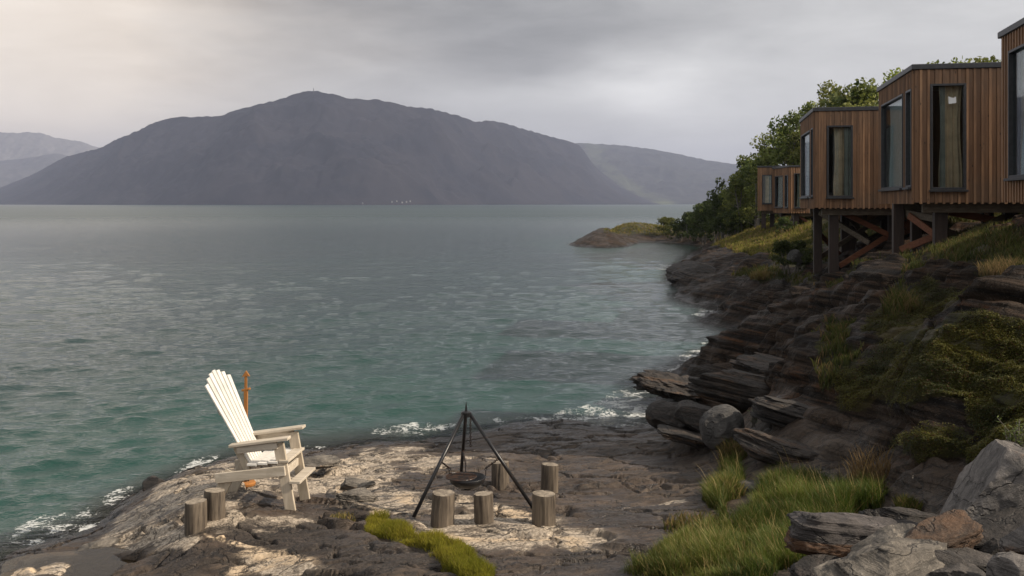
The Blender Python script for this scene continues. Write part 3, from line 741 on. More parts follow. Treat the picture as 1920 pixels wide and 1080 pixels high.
def build_mountain(name, prof, Yr, Ys, mat, seed, rough=1.0, strip=None, far_ends=None):
    prof = np.array(prof, float); us = np.linspace(prof[0, 0], prof[-1, 0], 420)
    vr = np.interp(us, prof[:, 0], prof[:, 1])
    ker = np.hanning(9); ker /= ker.sum(); vr = np.convolve(np.pad(vr, 4, 'edge'), ker, 'valid')
    ts = np.concatenate([np.linspace(-.03, 1, 110), np.linspace(1.02, 1.6, 14)])
    T, Uu = np.meshgrid(ts, us, indexing='ij')
    if far_ends:      # the flanks swing back, away from the viewer
        k_ = np.interp(us, *far_ends); kr = np.hanning(121); kr /= kr.sum(); k_ = np.convolve(np.pad(k_, 60, 'edge'), kr, 'valid'); k_ = np.interp(Uu, us, k_); Yr = Yr * k_; Ys = Ys * (1 + (k_ - 1) * .9)
    Y = Ys + (Yr - Ys) * T; X = (Uu - 960) / F * Y
    zr = CH + (HZ - np.interp(Uu, us, vr)) / F * Yr
    zr = np.maximum(zr, 0)
    p = np.clip(T, 0, 1); shape = np.where(T <= 1, 1.12 * p - .12 * p ** 3, 1 - 1.5 * (T - 1) ** 1.3)
    env = np.clip(4 * p * (1 - p), 0, 1) ** .6
    n = fbm(X / 420, Y / 420, seed, 6, .55) - .6 * np.abs(fbm(X / 260, Y / 500, seed + 5, 5))
    Z = zr * shape + rough * env * zr * .13 * n + .012 * zr * (T > .9) * (T <= 1.05) * fbm(X / 60, Y / 60, seed + 9, 4)
    Z = np.where(T < 0, -4, Z)
    # no point in front of the ridge may stand above the sight line to it
    cap = CH + (zr - CH) * (Y / Yr) - .004 * zr * (1 - p)
    Z = np.where(T < .985, np.minimum(Z, cap), Z)
    s = np.zeros(X.size) if strip is None else strip(Uu, HZ + F * (CH - Z) / Y, X, Y).ravel()
    o = mesh_np(name, np.stack([X, Y, Z], -1).reshape(-1, 3), grid_faces(len(ts), len(us)), mat, attrs=dict(strip=s))
    return tag(o, kind='structure')

build_water(); build_land()
M['mtn'] = m_mount('shadowed_mountain_heath', (.005, .006, .010), (.016, .015, .018))  # cloud shadow over the mountain is put into this near-black colour
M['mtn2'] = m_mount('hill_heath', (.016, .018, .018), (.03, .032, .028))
M['mtn4'] = m_mount('hazy_heath', (.05, .05, .05), (.07, .068, .066))  # heath colour lightened, part of the air haze painted in
M['mtn3'] = m_mount('mist_pale_fell', (.125, .12, .117), (.140, .135, .13))  # mist fading the distant ridge is painted in as a lighter colour
MAIN = [(-420,420),(-120,384),(0,352),(60,328),(125,293),(190,277),(220,260),(260,245),(305,225),(340,219),(410,219),(435,209),(470,199),(515,190),(540,180),(588,169),(620,176),(650,184),(685,185),
        (715,188),(765,200),(810,204),(860,217),(892,229),(920,225),(950,232),(1025,254),(1056,262),(1087,271),(1106,300),(1119,316),(1165,352),(1219,376),(1250,386)]
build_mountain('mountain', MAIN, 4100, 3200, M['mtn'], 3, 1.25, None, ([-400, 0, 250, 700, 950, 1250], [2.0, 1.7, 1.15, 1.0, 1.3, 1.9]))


def green_strip(U, V, X, Y):
    c = np.interp(V, [270, 300, 330, 360, 380], [1095, 1108, 1140, 1185, 1240])
    return .26 * sst(1.0, .2, np.abs(U - c - 14) / 26 + .5 * fbm(X / 90, Y / 90, 2, 3)) + .5 * sst(1, .3, np.abs(U - 1240) / 30) * sst(376, 379, V)
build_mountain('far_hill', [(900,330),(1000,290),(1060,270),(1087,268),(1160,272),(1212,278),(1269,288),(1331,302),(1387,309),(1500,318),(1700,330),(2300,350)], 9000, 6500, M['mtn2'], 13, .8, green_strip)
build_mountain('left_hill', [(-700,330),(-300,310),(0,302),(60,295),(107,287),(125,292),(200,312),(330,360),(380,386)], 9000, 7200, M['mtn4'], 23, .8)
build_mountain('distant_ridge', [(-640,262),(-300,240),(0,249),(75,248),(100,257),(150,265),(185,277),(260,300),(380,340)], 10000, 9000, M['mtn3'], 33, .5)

# summit mast and the hamlet at the foot of the mountain
mz = CH + (HZ - 172) / F * 4100
mb = MB(); mb.tube([(0, 0, -8), (0, 0, 16)], [2.2, .8], 6); mast = mb.build('summit_mast', M['iron'])
mast.location = ((588 - 960) / F * 4100, 4100, mz); tag(mast, 'tiny mast standing on the highest summit of the mountain', 'mast')
wh = m_plain('white_house_paint', (.20, .20, .20), .7); rf = m_plain('grey_house_roof', (.12, .11, .11), .8)
HL = ['westmost of the tiny white houses at the mountain foot, standing apart from the rest', 'tiny pale house at the left end of the hamlet row below the mountain', 'tiny white house second from the left in the hamlet row below the mountain',
      'tiny white house in the middle of the hamlet row below the mountain', 'tiny white house second from the right in the hamlet row below the mountain', 'tiny white house at the right end of the hamlet row below the mountain']
for i, u in enumerate((680, 735, 744, 754, 762, 769)):
    zz = 6 + (3 if i else 0) + (i % 3) * 2; yy = 3235 + (i % 2) * 8
    e = empty('hamlet_house', ((u - 960) / F * yy, yy, zz), .2 * i, HL[i], 'house', 'houses of the far hamlet')
    e.scale = (.32, .32, .32); q = MB(); q.box((-6, -4, -9), (6, 4, 5)); q.build('wall', wh, e)
    q = MB(); q.add([(-6.6, -4.6, 5.01), (6.6, -4.6, 5.01), (6.6, 4.6, 5.01), (-6.6, 4.6, 5.01), (-6.6, 0, 8.6), (6.6, 0, 8.6)], [(0, 1, 5, 4), (2, 3, 4, 5), (1, 2, 5), (3, 0, 4), (0, 3, 2, 1)]); q.build('roof', rf, e)

# ------------------------------------------------------------------ rock pool
def build_pool(name, u, v, z, ru, rv, seed):
    x, y = at(u, v, z); n = 40; vs = [(0, 0, 0)]; rng = np.random.default_rng(seed)
    for i in range(n):
        a = 2 * math.pi * i / n; r = 1 + .12 * math.sin(2 * a + seed) + .08 * math.sin(5 * a)
        vs.append((ru * r * math.cos(a), rv * r * math.sin(a), 0))
    o = mesh_np(name, vs, [(0, 1 + i, 1 + (i + 1) % n) for i in range(n)], M['pool']); o.location = (x, y, z)
    tag(o, kind='structure')
build_pool('rock_pool', 185, 1060, .285, 1.05, .75, 1)

# ------------------------------------------------------------------ cabins
e2d = Vector((.19, .982, 0)).normalized()


def clad_panel(mb, boards, O, ex, w, h, holes, seed, th=.1, bw=.105):
    """wall panel from O along ex (outside is to the right of ex seen from above): backing slabs plus upright boards; boards gets a tint per vertex"""
    ex = Vector(ex); nz = Vector((0, 0, 1)); nrm = Vector((ex.y, -ex.x, 0)); rng = random.Random(seed)
    def slab(x0, x1, z0, z1, d0, d1, tint):
        if x1 - x0 < .004 or z1 - z0 < .004: return
        vs = []
        for d in (d0, d1):
            for a, c in ((x0, z0), (x1, z0), (x1, z1), (x0, z1)): vs.append(O + ex * a + nz * c + nrm * d)
        mb.add(vs, [(0, 1, 2, 3), (7, 6, 5, 4), (0, 4, 5, 1), (1, 5, 6, 2), (2, 6, 7, 3), (3, 7, 4, 0)])
        boards.extend([tint] * 8)
    def column(x0, x1, z0, z1, d0, d1, tint):
        segs = [(z0, z1)]
        for hx0, hx1, hz0, hz1 in holes:
            if x1 > hx0 + 1e-4 and x0 < hx1 - 1e-4:
                segs = [t for a, b in segs for t in ((a, min(b, hz0)), (max(a, hz1), b)) if t[1] - t[0] > .004]
        for a, b in segs: slab(x0, x1, a, b, d0, d1, tint)
    xs = sorted({0, w, *[q for hh in holes for q in hh[:2]]})
    for a, b in zip(xs, xs[1:]): column(a, b, 0, h, -th, 0, .1)
    x = 0.0; i = 0
    while x < w - .01:
        ww = bw * (1.0 if i % 2 == 0 else .62); pro = .022 if i % 2 == 0 else .045
        x1 = min(x + ww, w)
        cuts = sorted({x, x1, *[q for hh in holes for q in hh[:2] if x < q < x1]})
        t = rng.uniform(.15, 1) * (.75 if i % 2 == 0 else 1.0)
        for a, b in zip(cuts, cuts[1:]): column(a + .003, b - .003, -.035 * (i % 2), h, .001, pro, t)
        x = x1; i += 1


def window(mbp, O, ex, hole, label=None, parent=None):
    ex = Vector(ex); nrm = Vector((ex.y, -ex.x, 0)); x0, x1, z0, z1 = hole
    P = lambda a, c, d: O + ex * a + Vector((0, 0, c)) + nrm * d
    def bar(mb, a0, a1, c0, c1, d0, d1):
        vs = [P(a, c, d) for d in (d0, d1) for a, c in ((a0, c0), (a1, c0), (a1, c1), (a0, c1))]
        mb.add(vs, [(0, 1, 2, 3), (7, 6, 5, 4), (0, 4, 5, 1), (1, 5, 6, 2), (2, 6, 7, 3), (3, 7, 4, 0)])
    t = .055; fr = MB()
    bar(fr, x0 + .003, x0 + t, z0 + .003, z1 - .003, -.07, .058); bar(fr, x1 - t, x1 - .003, z0 + .003, z1 - .003, -.07, .058)
    bar(fr, x0 + t, x1 - t, z1 - t, z1 - .003, -.07, .056); bar(fr, x0 + t, x1 - t, z0 + .003, z0 + t, -.07, .056)
    f = fr.build('window', M['trim'], parent, bevel=.004)
    g = MB(); bar(g, x0 + t + .001, x1 - t - .001, z0 + t + .001, z1 - t - .001, -.02, -.012); g.build('pane', M['glass'], f)
    s = MB(); bar(s, x0 - .03, x1 + .03, z0 - .05, z0, .047, .13); s.build('sill', M['trim'], f, bevel=.004)
    return f


def curtain(O, ex, x0, x1, z0, z1, d, mat, parent, seed):
    ex = Vector(ex); nrm = Vector((ex.y, -ex.x, 0)); n = 60; m = 8; rng = random.Random(seed); ph = rng.uniform(0, 6)
    vs = []; 
    for j in range(m + 1):
        t = j / m
        for i in range(n + 1):
            a = i / n; sq = 1 - .18 * math.sin(math.pi * min(1, t * 1.2))
            xx = x0 + (x1 - x0) * (.5 + (a - .5) * sq)
            dd = d + .045 * math.sin(a * (x1 - x0) * 42 + ph + .4 * math.sin(t * 3)) * (.7 + .3 * t)
            vs.append(O + ex * xx + Vector((0, 0, z0 + (z1 - z0) * (1 - t))) + nrm * dd)
    i = np.arange((n + 1) * (m + 1)).reshape(m + 1, n + 1)
    mesh_np('curtain', np.array([tuple(q) for q in vs]), np.stack([i[:-1, :-1], i[:-1, 1:], i[1:, 1:], i[1:, :-1]], -1).reshape(-1, 4), mat, parent)


def cabin(A, zb, H, e2, L2, L1, side_holes, sea_holes, label, seed, posts, braces, curtains=True, paper=None, group='wooden cabins on posts along the shore'):
    """A = near seaward corner; e2 runs along the sea front away from the viewer, e1 along the side facing the viewer"""
    e2 = Vector(e2).normalized(); e1 = Vector((e2.y, -e2.x, 0)); A = Vector((A[0], A[1], 0))
    root = empty('wooden_cabin', (A.x, A.y, zb), 0, label, 'cabin', group)
    O = Vector((0, 0, 0)); mb = MB(); tint = []
    clad_panel(mb, tint, O, e1, L1, H, side_holes, seed)
    clad_panel(mb, tint, O + e2 * L2, -e2, L2, H, [(L2 - b, L2 - a, c, d) for a, b, c, d in sea_holes], seed + 1)
    clad_panel(mb, tint, O + e1 * L1, e2, L2, H, [], seed + 2, bw=.3)
    clad_panel(mb, tint, O + e1 * L1 + e2 * L2, -e1, L1, H, [], seed + 3, bw=.3)
    w = mb.build('wall', M['clad'], root)
    at_ = w.data.attributes.new('board', 'FLOAT', 'POINT'); at_.data.foreach_set('value', np.array(tint, np.float32))
    def prism(name, mat, a0, a1, b0, b1, z0, z1, bev=0.0):
        q = MB(); vs = [e1 * a + e2 * b + Vector((0, 0, z)) for z in (z0, z1) for a, b in ((a0, b0), (a1, b0), (a1, b1), (a0, b1))]
        q.add(vs, [(0, 3, 2, 1), (4, 5, 6, 7), (0, 1, 5, 4), (1, 2, 6, 5), (2, 3, 7, 6), (3, 0, 4, 7)])
        return q.build(name, mat, root, bevel=bev)
    prism('floor', M['inner'], .11, L1 - .11, .11, L2 - .11, .0, .16)
    prism('roof', M['trim'], -.075, L1 + .07, -.075, L2 + .07, H + .002, H + .13, .012)
    prism('floor_beam', M['brace2'], .25, L1 - .2, .30, .48, -.24, -.002); prism('floor_beam', M['brace2'], .25, L1 - .2, L2 - .7, L2 - .5, -.24, -.002)
    for hh in side_holes: window(None, O, e1, hh, parent=root)
    for a, b, c, d in sea_holes: window(None, O + e2 * L2, -e2, (L2 - b, L2 - a, c, d), parent=root)
    if curtains:
        for hh in side_holes:
            ww = hh[1] - hh[0]
            curtain(O, e1, hh[0] + ww * .28, hh[1] - .03, hh[2] + .05, hh[3] + .1, -.20, M['curtain'], root, seed)
            curtain(O, e1, hh[0] + ww * (.66 if seed % 2 else .30), hh[0] + ww * (.97 if seed % 2 else .46), hh[2] + .05, hh[3] + .1, -.13, M['curtain2'], root, seed + 5)
        for a, b, c, d in sea_holes:
            curtain(O + e2 * L2, -e2, L2 - b + (b - a) * .10, L2 - a - .02, c, d + .1, -.125, M['sheer'], root, seed + 9)
            curtain(O + e2 * L2, -e2, L2 - b + .02, L2 - b + (b - a) * .12, c, d, -.2, M['curtain'], root, seed + 9)
    if paper:
        a, z, w_, h_ = paper; q = MB()
        vs = [e1 * aa + Vector((0, 0, zz)) + Vector((e1.y, -e1.x, 0)) * .004 for aa, zz in ((a, z), (a + w_, z + .02), (a + w_ - .01, z + h_), (a + w_ * .55, z + h_ - .03), (a - .01, z + h_ + .01))]
        vs += [v_ - Vector((e1.y, -e1.x, 0)) * .003 for v_ in vs]
        q.add(vs, [(0, 1, 2, 3, 4), (9, 8, 7, 6, 5)] + [(i, i + 5, (i + 1) % 5 + 5, (i + 1) % 5) for i in range(5)])
        q.build('paper_notice', M['paper'], root)
    for (px, py, s) in posts:
        g = ground(px, py) - .3 - zb; q = MB(); c = Vector((px - A.x, py - A.y, 0))
        q.plank(c + Vector((0, 0, g)), c + Vector((0, 0, -.003)), e1, s, s * .9)
        q.build('post', M['post'], root, bevel=.01)
    for p0, p1, mt in braces:
        q = MB(); q.plank(Vector(p0) - Vector((A.x, A.y, zb)), Vector(p1) - Vector((A.x, A.y, zb)), (0, 0, 1), .17, .06); q.build('brace', M[mt], root, bevel=.005)
    return root

SIDE = [(.34, 1.14, .30, 2.80)]; SEA = [(.14, .80, .36, 2.72), (1.18, 4.25, .36, 2.72)]
cabin((8.69, 14.75), 4.66, 3.18, e2d, 4.85, 5.5, SIDE, [(.3, 1.0, .36, 2.8), (1.4, 4.3, .42, 2.85)], 'tall wooden cabin cut off by the right edge of the photo, nearest of the row', 5,
      [(9.9, 16.0, .34), (10.2, 18.9, .34)], [])
cabin((9.54, 23.6), 4.63, 3.14, e2d, 4.8, 5.5, SIDE, SEA, 'timber cabin with a white paper on its side window, next to the nearest cabin', 8,
      [(10.34, 24.05, .30), (10.12, 26.1, .27), (12.2, 24.4, .30), (12.6, 26.4, .27), (11.2, 27.6, .27)],
      [((10.2, 25.6, 4.3), (10.7, 24.2, 3.55), 'brace'), ((10.1, 25.9, 3.4), (10.9, 25.0, 3.9), 'brace'), ((10.6, 24.2, 4.4), (13.6, 24.6, 3.9), 'brace'), ((11.5, 24.3, 3.7), (14.0, 24.5, 4.4), 'brace'),
       ((10.2, 26.2, 4.4), (12.4, 26.4, 3.5), 'brace2'), ((10.3, 26.0, 4.35), (10.5, 24.3, 4.2), 'brace2'), ((12.3, 24.5, 3.5), (12.5, 26.3, 4.4), 'brace'), ((10.5, 24.1, 3.6), (12.1, 24.35, 4.3), 'brace2')], paper=(.76, 2.32, .17, .17))
cabin((9.83, 32.3), 4.47, 3.12, e2d, 4.7, 5.5, [(.36, 1.17, .34, 2.66)], [(.14, .80, .36, 2.62), (1.18, 4.2, .36, 2.62)], 'brown timber cabin on tall dark posts in the middle of the row', 11,
      [(10.56, 32.7, .30), (10.62, 34.6, .27), (11.9, 35.6, .27), (12.6, 33.0, .27), (14.2, 33.2, .27), (13.4, 35.8, .27)],
      [((10.8, 32.8, 4.35), (13.9, 33.1, 2.9), 'brace'), ((10.8, 32.85, 2.55), (13.6, 33.2, 4.2), 'brace'), ((10.8, 34.9, 4.3), (13.6, 35.5, 2.7), 'brace2'), ((10.8, 34.8, 2.75), (13.4, 35.4, 4.3), 'brace2'),
       ((10.62, 34.4, 4.3), (11.8, 32.9, 3.3), 'brace2'), ((11.8, 35.4, 2.6), (14.2, 33.4, 4.1), 'brace'), ((12.7, 33.05, 4.2), (14.2, 33.3, 3.0), 'brace'), ((12.0, 35.7, 4.2), (13.3, 35.9, 2.8), 'brace2'), ((10.7, 34.8, 3.6), (11.9, 35.6, 2.6), 'brace')])
cabin((18.95, 68), 3.98, 3.12, (0, 1, 0), 4.2, 5.2, [(.30, 1.2, .35, 2.7)], [(.2, 1.0, .36, 2.6), (1.5, 3.6, .36, 2.6)], 'small far timber cabin with two seaward windows, right of the two farthest cabins', 14,
      [(19.5, 68.4, .34), (19.3, 71.0, .34), (21.5, 68.5, .34), (22.8, 68.7, .34)], [((19.6, 68.5, 3.8), (22.0, 68.6, 2.4), 'brace'), ((19.7, 68.5, 2.1), (22.2, 68.6, 3.7), 'brace'), ((19.4, 70.8, 2.8), (19.5, 68.6, 3.9), 'brace2')],
      paper=(.75, 2.35, .2, .2))
cabin((18.1, 73.2), 4.1, 3.15, (.26, .966, 0), 4.2, 4.6, [(.28, .98, .5, 2.62)], [(.6, 3.4, .4, 2.6)], 'farthest timber cabin, partly hidden behind the small cabin with two seaward windows', 17,
      [(18.6, 73.6, .34), (19.4, 74.2, .34), (21.0, 73.6, .34)], [])
# lower volume glimpsed between the posts of the middle cabins
cabin((12.05, 36.6), 4.02, 1.9, e2d, 3.0, 3.2, [(.42, 1.25, .27, .8)], [], 'low timber annexe with a small window, seen under the gap between the two middle cabins', 21,
      [(12.7, 37.2, .3), (14.4, 37.0, .3)], [], curtains=False, group=None)

# ------------------------------------------------------------------ chair
def build_chair():
    x, y = at(550, 956, .74); y += .30
    z = ground(x, y - .3)
    r = empty('garden_chair', (x, y, z - .02), math.radians(-5), 'oversized slatted wooden armchair with white back and footrest, facing right on the rock', 'chair')
    def pk(name, p0, p1, wd, w, t, mat, w1=None, bev=.005):
        q = MB(); q.plank(p0, p1, wd, w, t, w1); return q.build(name, M[mat], r, bevel=bev)
    X = (1, 0, 0); Yv = (0, 1, 0)
    for s in (-1, 1):
        yb = s * .30
        pk('front_leg', (.0, yb, -.03), (-.165, yb, .865), X, .135, .042, 'leg_wood')
        pk('side_rail', (-.97, yb + s * .043, .405), (-.065, yb + s * .043, .525), (0, 0, 1), .125, .042, 'grey_wood')
        pk('back_leg', (-.78, yb, .50), (-1.10, yb, -.12), X, .15, .042, 'leg_wood')
        pk('arm_support', (-.69, yb + s * .043, .768), (-.165, yb + s * .043, .842), (0, 0, 1), .085, .04, 'grey_wood')
        pk('back_post', (-.735, yb - s * .045, .80), (-.555, yb - s * .045, .44), X, .085, .04, 'leg_wood')
        pk('armrest', (-.785, yb + s * .02, .822), (-.02, yb + s * .02, .932), Yv, .145, .036, 'grey_wood')
    for i in range(4):
        a = -.50 + i * .138
        pk('seat_board', (a, -.345, .585 + (a + .5) * .13), (a, .345, .585 + (a + .5) * .13), X, .130, .032, 'white' if i < 3 else 'grey_wood')
    pk('footrest', (.055, -.35, .375), (.055, .35, .375), X, .145, .034, 'grey_wood')
    ln = Vector((-.45, 0, .90)).normalized()
    for i, L in enumerate((1.13, 1.20, 1.245, 1.265, 1.245, 1.20, 1.13)):
        b = Vector((-.555, (i - 3) * .068, .55)); t = b + ln * (L + .04) + Vector((0, (i - 3) * .058, 0))
        pk('back_slat', b, t, Yv, .050, .018, 'white', .096, .003)
    for hgt, wd in ((.30, .54), (.78, .60)):
        c = Vector((-.555, 0, .55)) + ln * hgt - Vector((.93, 0, .37)) * .036
        pk('back_brace', c - Vector((0, wd / 2, 0)), c + Vector((0, wd / 2, 0)), ln, .08, .034, 'grey_wood')
    pk('seat_brace', (-.10, -.277, .48), (-.10, .277, .48), (0, 0, 1), .10, .035, 'grey_wood')
    return r
build_chair()

# rusty mooring marker behind the chair
def build_marker():
    x, y = at(461, 905, .80); z = ground(x, y)
    r = empty('mooring_post', (x, y, z - .03), 0, 'orange rusty iron post with an arrow shaped head, standing behind the white chair', 'post')
    q = MB(); q.lathe((0, 0, 0), [(0, 0), (.13, 0), (.135, .03), (.12, .05), (.05, .055)], 20); q.build('base_plate', M['rust'], r, smooth=False)
    q = MB(); q.tube([(0, 0, .05), (0, 0, .70)], .025, 12); q.build('pole', M['rust'], r, smooth=True)
    q = MB(); q.add([(sx * w, sy * .02, zz) for zz, w in ((.70, .020), (1.30, .026)) for sx, sy in ((-1, -1), (1, -1), (1, 1), (-1, 1))],
          [(0, 3, 2, 1), (4, 5, 6, 7), (0, 1, 5, 4), (1, 2, 6, 5), (2, 3, 7, 6), (3, 0, 4, 7)])
    q.plank((-.055, 0, 1.302), (.06, 0, 1.328), (0, 0, 1), .028, .045); q.build('blade', M['rust'], r, bevel=.003)
    q = MB(); q.box((-.017, -.012, 1.318), (.017, .012, 1.50)); q.build('neck', M['rust'], r, bevel=.002)
    q = MB(); out = [(-.055, 1.485), (-.02, 1.499), (.02, 1.499), (.055, 1.50), (.004, 1.575)]
    q.add([(a, -.016, b) for a, b in out] + [(a, .016, b) for a, b in out], [(0, 1, 2, 3, 4), (9, 8, 7, 6, 5)] + [(i, (i + 1) % 5, (i + 1) % 5 + 5, i + 5) for i in range(5)])
    q.build('arrow_head', M['rust'], r)
build_marker()

# ------------------------------------------------------------------ log stools
def log_stool(u, v, z, d, h, seed, label, tilt=(0, 0), group='log stools on the rock'):
    x, y = at(u, v, z); y += d * .5; x = (u - 960) / F * y; z = ground(x, y)
    rng = np.random.default_rng(seed); n = 72; k = 14; vs = []
    ph = rng.uniform(0, 6.28, 4)
    for j in range(k + 1):
        t = j / k
        for i in range(n):
            a = 2 * math.pi * i / n
            r = d / 2 * (1 + .022 * math.sin(2 * a + ph[0]) + .018 * math.sin(3 * a + ph[1] + t) + .010 * math.sin(9 * a + ph[2]) + .008 * math.sin(17 * a + ph[3] + 2 * t) + .03 * (1 - t) ** 2)
            for g_ in (ph[0], ph[1] + 2.1, ph[2] + 4.0):      # drying splits
                dd_ = (a - g_ - .25 * t + math.pi) % (2 * math.pi) - math.pi; r -= .016 * math.exp(-(dd_ / .07) ** 2) * (.3 + .7 * t)
            if j == k: r *= .965
            vs.append((r * math.cos(a), r * math.sin(a), -.06 + (h + .06) * t + (.008 * math.sin(a + ph[0]) if j >= k - 1 else 0) - (.006 if j == k - 1 else 0)))
    q = MB(); fs = []
    for j in range(k):
        for i in range(n): fs.append((j * n + i, j * n + (i + 1) % n, (j + 1) * n + (i + 1) % n, (j + 1) * n + i))
    q.add(vs, fs, 0); q.add(vs[-n:], [tuple(range(n))], 1)
    o = q.build('log_stool', [M['log'], M['end']], None)
    for p in o.data.polygons: p.use_smooth = len(p.vertices) == 4
    o.location = (x, y, z); o.rotation_euler = (tilt[0], tilt[1], rng.uniform(0, 6)); tag(o, label, 'log stool', group)

log_stool(367, 1001, .72, .255, .33, 1, 'log stool nearest the water, left one of the pair behind the white chair')
log_stool(403, 977, .78, .245, .33, 2, 'log stool at the back of the white chair, the right one')
log_stool(829, 990, .82, .275, .37, 3, 'thick log stool by the left foot of the fire tripod', (0, .05))
log_stool(908, 983, .84, .235, .335, 4, 'slim pale log stool in front of the hanging fire bowl', (0, .03))
log_stool(1020, 986, .85, .285, .36, 5, 'thick dark log stool hiding the right foot of the tripod')
log_stool(1030, 926, .78, .245, .37, 6, 'log stool behind the thick dark stool at the tripod foot', (0, .03))
log_stool(938, 917, .74, .25, .37, 7, 'brown log stool behind the fire bowl, seen through the tripod legs', (0, .04))

# ------------------------------------------------------------------ fire tripod, bowl, chains
def build_tripod():
    fl = [at(773, 970, .80), at(1003, 952, .82), at(863, 905, .66)]
    ft = [Vector((a, b, ground(a, b) - .02)) for a, b in fl]
    ap = Vector(((874 - 960) / F * 12.95, 12.95, CH - (776 - HZ) / F * 12.95))
    r = empty('fire_tripod', (ap.x, ap.y, min(f.z for f in ft)), 0, 'black iron tripod with a spiked top standing over the hanging fire bowl', 'tripod')
    O = r.location.copy()
    tops = []
    for f in ft:
        d = (f - ap); dxy = Vector((d.x, d.y, 0)).normalized(); t = ap + dxy * .05 + Vector((0, 0, .0)); tops.append(t)
        q = MB(); q.tube([f - O, t - O], .0235, 10); q.build('leg', M['iron'], r, smooth=True)
    q = MB(); q.lathe(ap - O, [(0, -.035), (.065, -.035), (.068, .02), (.05, .035), (.018, .04), (.012, .09), (.002, .16), (0, .16)], 14); q.build('spiked_hub', M['iron'], r)
    # bowl
    bc = Vector(((876 - 960) / F * 12.95, 12.95, CH - (894 - HZ) / F * 12.95)); R = .245
    b = empty('fire_bowl', bc, .3, 'black iron fire bowl with a grill, hanging by chains inside the tripod', 'fire bowl')
    prof = [(.0, -.135), (.10, -.13), (.17, -.105), (.225, -.055), (R, .0), (R - .006, .003), (.218, -.05), (.165, -.098), (.095, -.122), (0, -.127)]
    q = MB(); q.lathe((0, 0, 0), prof, 40); q.build('bowl', M['iron'], b, smooth=True)
    q = MB(); q.torus((0, 0, -.155), .045, .011, n=18); q.tube([(0, 0, -.155), (0, 0, -.128)], .03, 8); q.build('foot_ring', M['iron'], b)
    g = MB(); gc = Vector((-.09, -.02, .016)); g.torus(gc, .20, .007, n=30)
    for i in range(-9, 10):
        w = math.sqrt(max(0, .2 ** 2 - (i * .02) ** 2)); g.tube([gc + Vector((-w, i * .02, 0)), gc + Vector((w, i * .02, 0))], .0035, 5)
    g.build('grill', M['chain'], b)
    for a in (2.9, .2, 1.7):
        h = MB(); c = Vector((R * math.cos(a - .3), R * math.sin(a - .3), .0)); h.tube([c, c + Vector((0, 0, .07))], .006, 6); h.torus(c + Vector((0, 0, .085)), .016, .005, Euler((math.pi / 2, 0, a)).to_matrix(), 10, 5); h.build('lug', M['iron'], b)
    # chains
    def chain(p0, p1, label, link=.036):
        d = p1 - p0; n = max(3, int(d.length / (link * .72))); q = MB(); rot = d.to_track_quat('X', 'Z')
        for i in range(n):
            M3 = (rot.to_matrix() @ Euler((math.pi / 2 * (i % 2), 0, 0)).to_matrix())
            q.torus(d * ((i + .5) / n), link * .30, .0042, M3, 10, 5, 1.7)
        o = q.build('chain', M['chain'], None); o.location = p0; tag(o, label, 'chain', 'chains of the fire tripod')
    labs = ['thin chain from the left tripod leg down to the fire bowl', 'thin chain from the right tripod leg down to the fire bowl', 'thin chain from the rear tripod leg down to the fire bowl']
    for f, t, lab, a, s in zip(ft, tops, labs, (2.9, .2, 1.7), (.46, .46, .50)):
        rim = bc + Vector((R * math.cos(a), R * math.sin(a), .10))
        top = t.lerp(f, s); chain(top, rim, lab)
    c0 = ap + Vector((.055, .03, -.05)); chain(c0, c0 + Vector((.0, 0, -.38)), 'loose rusty chain dangling from the tripod top')
build_tripod()

# ------------------------------------------------------------------ rocks
def rock(name, label, cat, loc, dims, rot, seed, mat, boxy=3.0, cuts=9, layers=0.0, rough=.034, sub=6, group=None, cmin=.62, nl=7.0):
    bm = bmesh.new(); bmesh.ops.create_icosphere(bm, subdivisions=sub, radius=1.0)
    bm.verts.ensure_lookup_table()
    p = np.array([v.co[:] for v in bm.verts]); f = np.array([[v.index for v in q.verts] for q in bm.faces]); bm.free()
    rng = np.random.default_rng(seed)
    p = p / (np.abs(p) ** boxy).sum(1, keepdims=True) ** (1 / boxy)
    for _ in range(cuts):
        n = rng.normal(size=3); n /= np.linalg.norm(n); d = rng.uniform(cmin, .98)
        ov = np.maximum(0, p @ n - d); p = p - ov[:, None] * n
    D = np.array(dims) / 2; asp = D / D.min()
    w = p * asp
    p = p * (1 + rough * 1.6 * vn3(w * 1.3 + seed, seed)[:, None] + rough * vn3(w * 3.1, seed + 1)[:, None] + rough * .5 * vn3(w * 8, seed + 2)[:, None] + rough * .22 * vn3(w * 19, seed + 3)[:, None])
    if layers:
        zz = p[:, 2] * nl + .5 * vn3(w * .8, seed + 5); li = np.floor(zz); fr = zz - li
        off = (_h(li, li * 0 + 3, seed) * (1 - sst(.86, 1, fr)) + _h(li + 1, li * 0 + 3, seed) * sst(.86, 1, fr)) - .5
        ang = vn3(np.stack([p[:, 0] * 1.5, p[:, 1] * 1.5, li * 3.3], 1), seed + 7)
        p[:, :2] *= (1 + layers * (off + .6 * ang))[:, None]
    o = mesh_np(name, p * D, f, M[mat]); o.location = loc; o.rotation_euler = [math.radians(q) for q in rot]
    return tag(o, label, cat, group)


def rp(u, v, Y, dims, rot, seed, mat, label, name='boulder', cat='rock', **kw):
    return rock(name, label, cat, ((u - 960) / F * Y, Y, CH - (v - HZ) / F * Y), dims, rot, seed, mat, **kw)
s8 = 8.2 / F
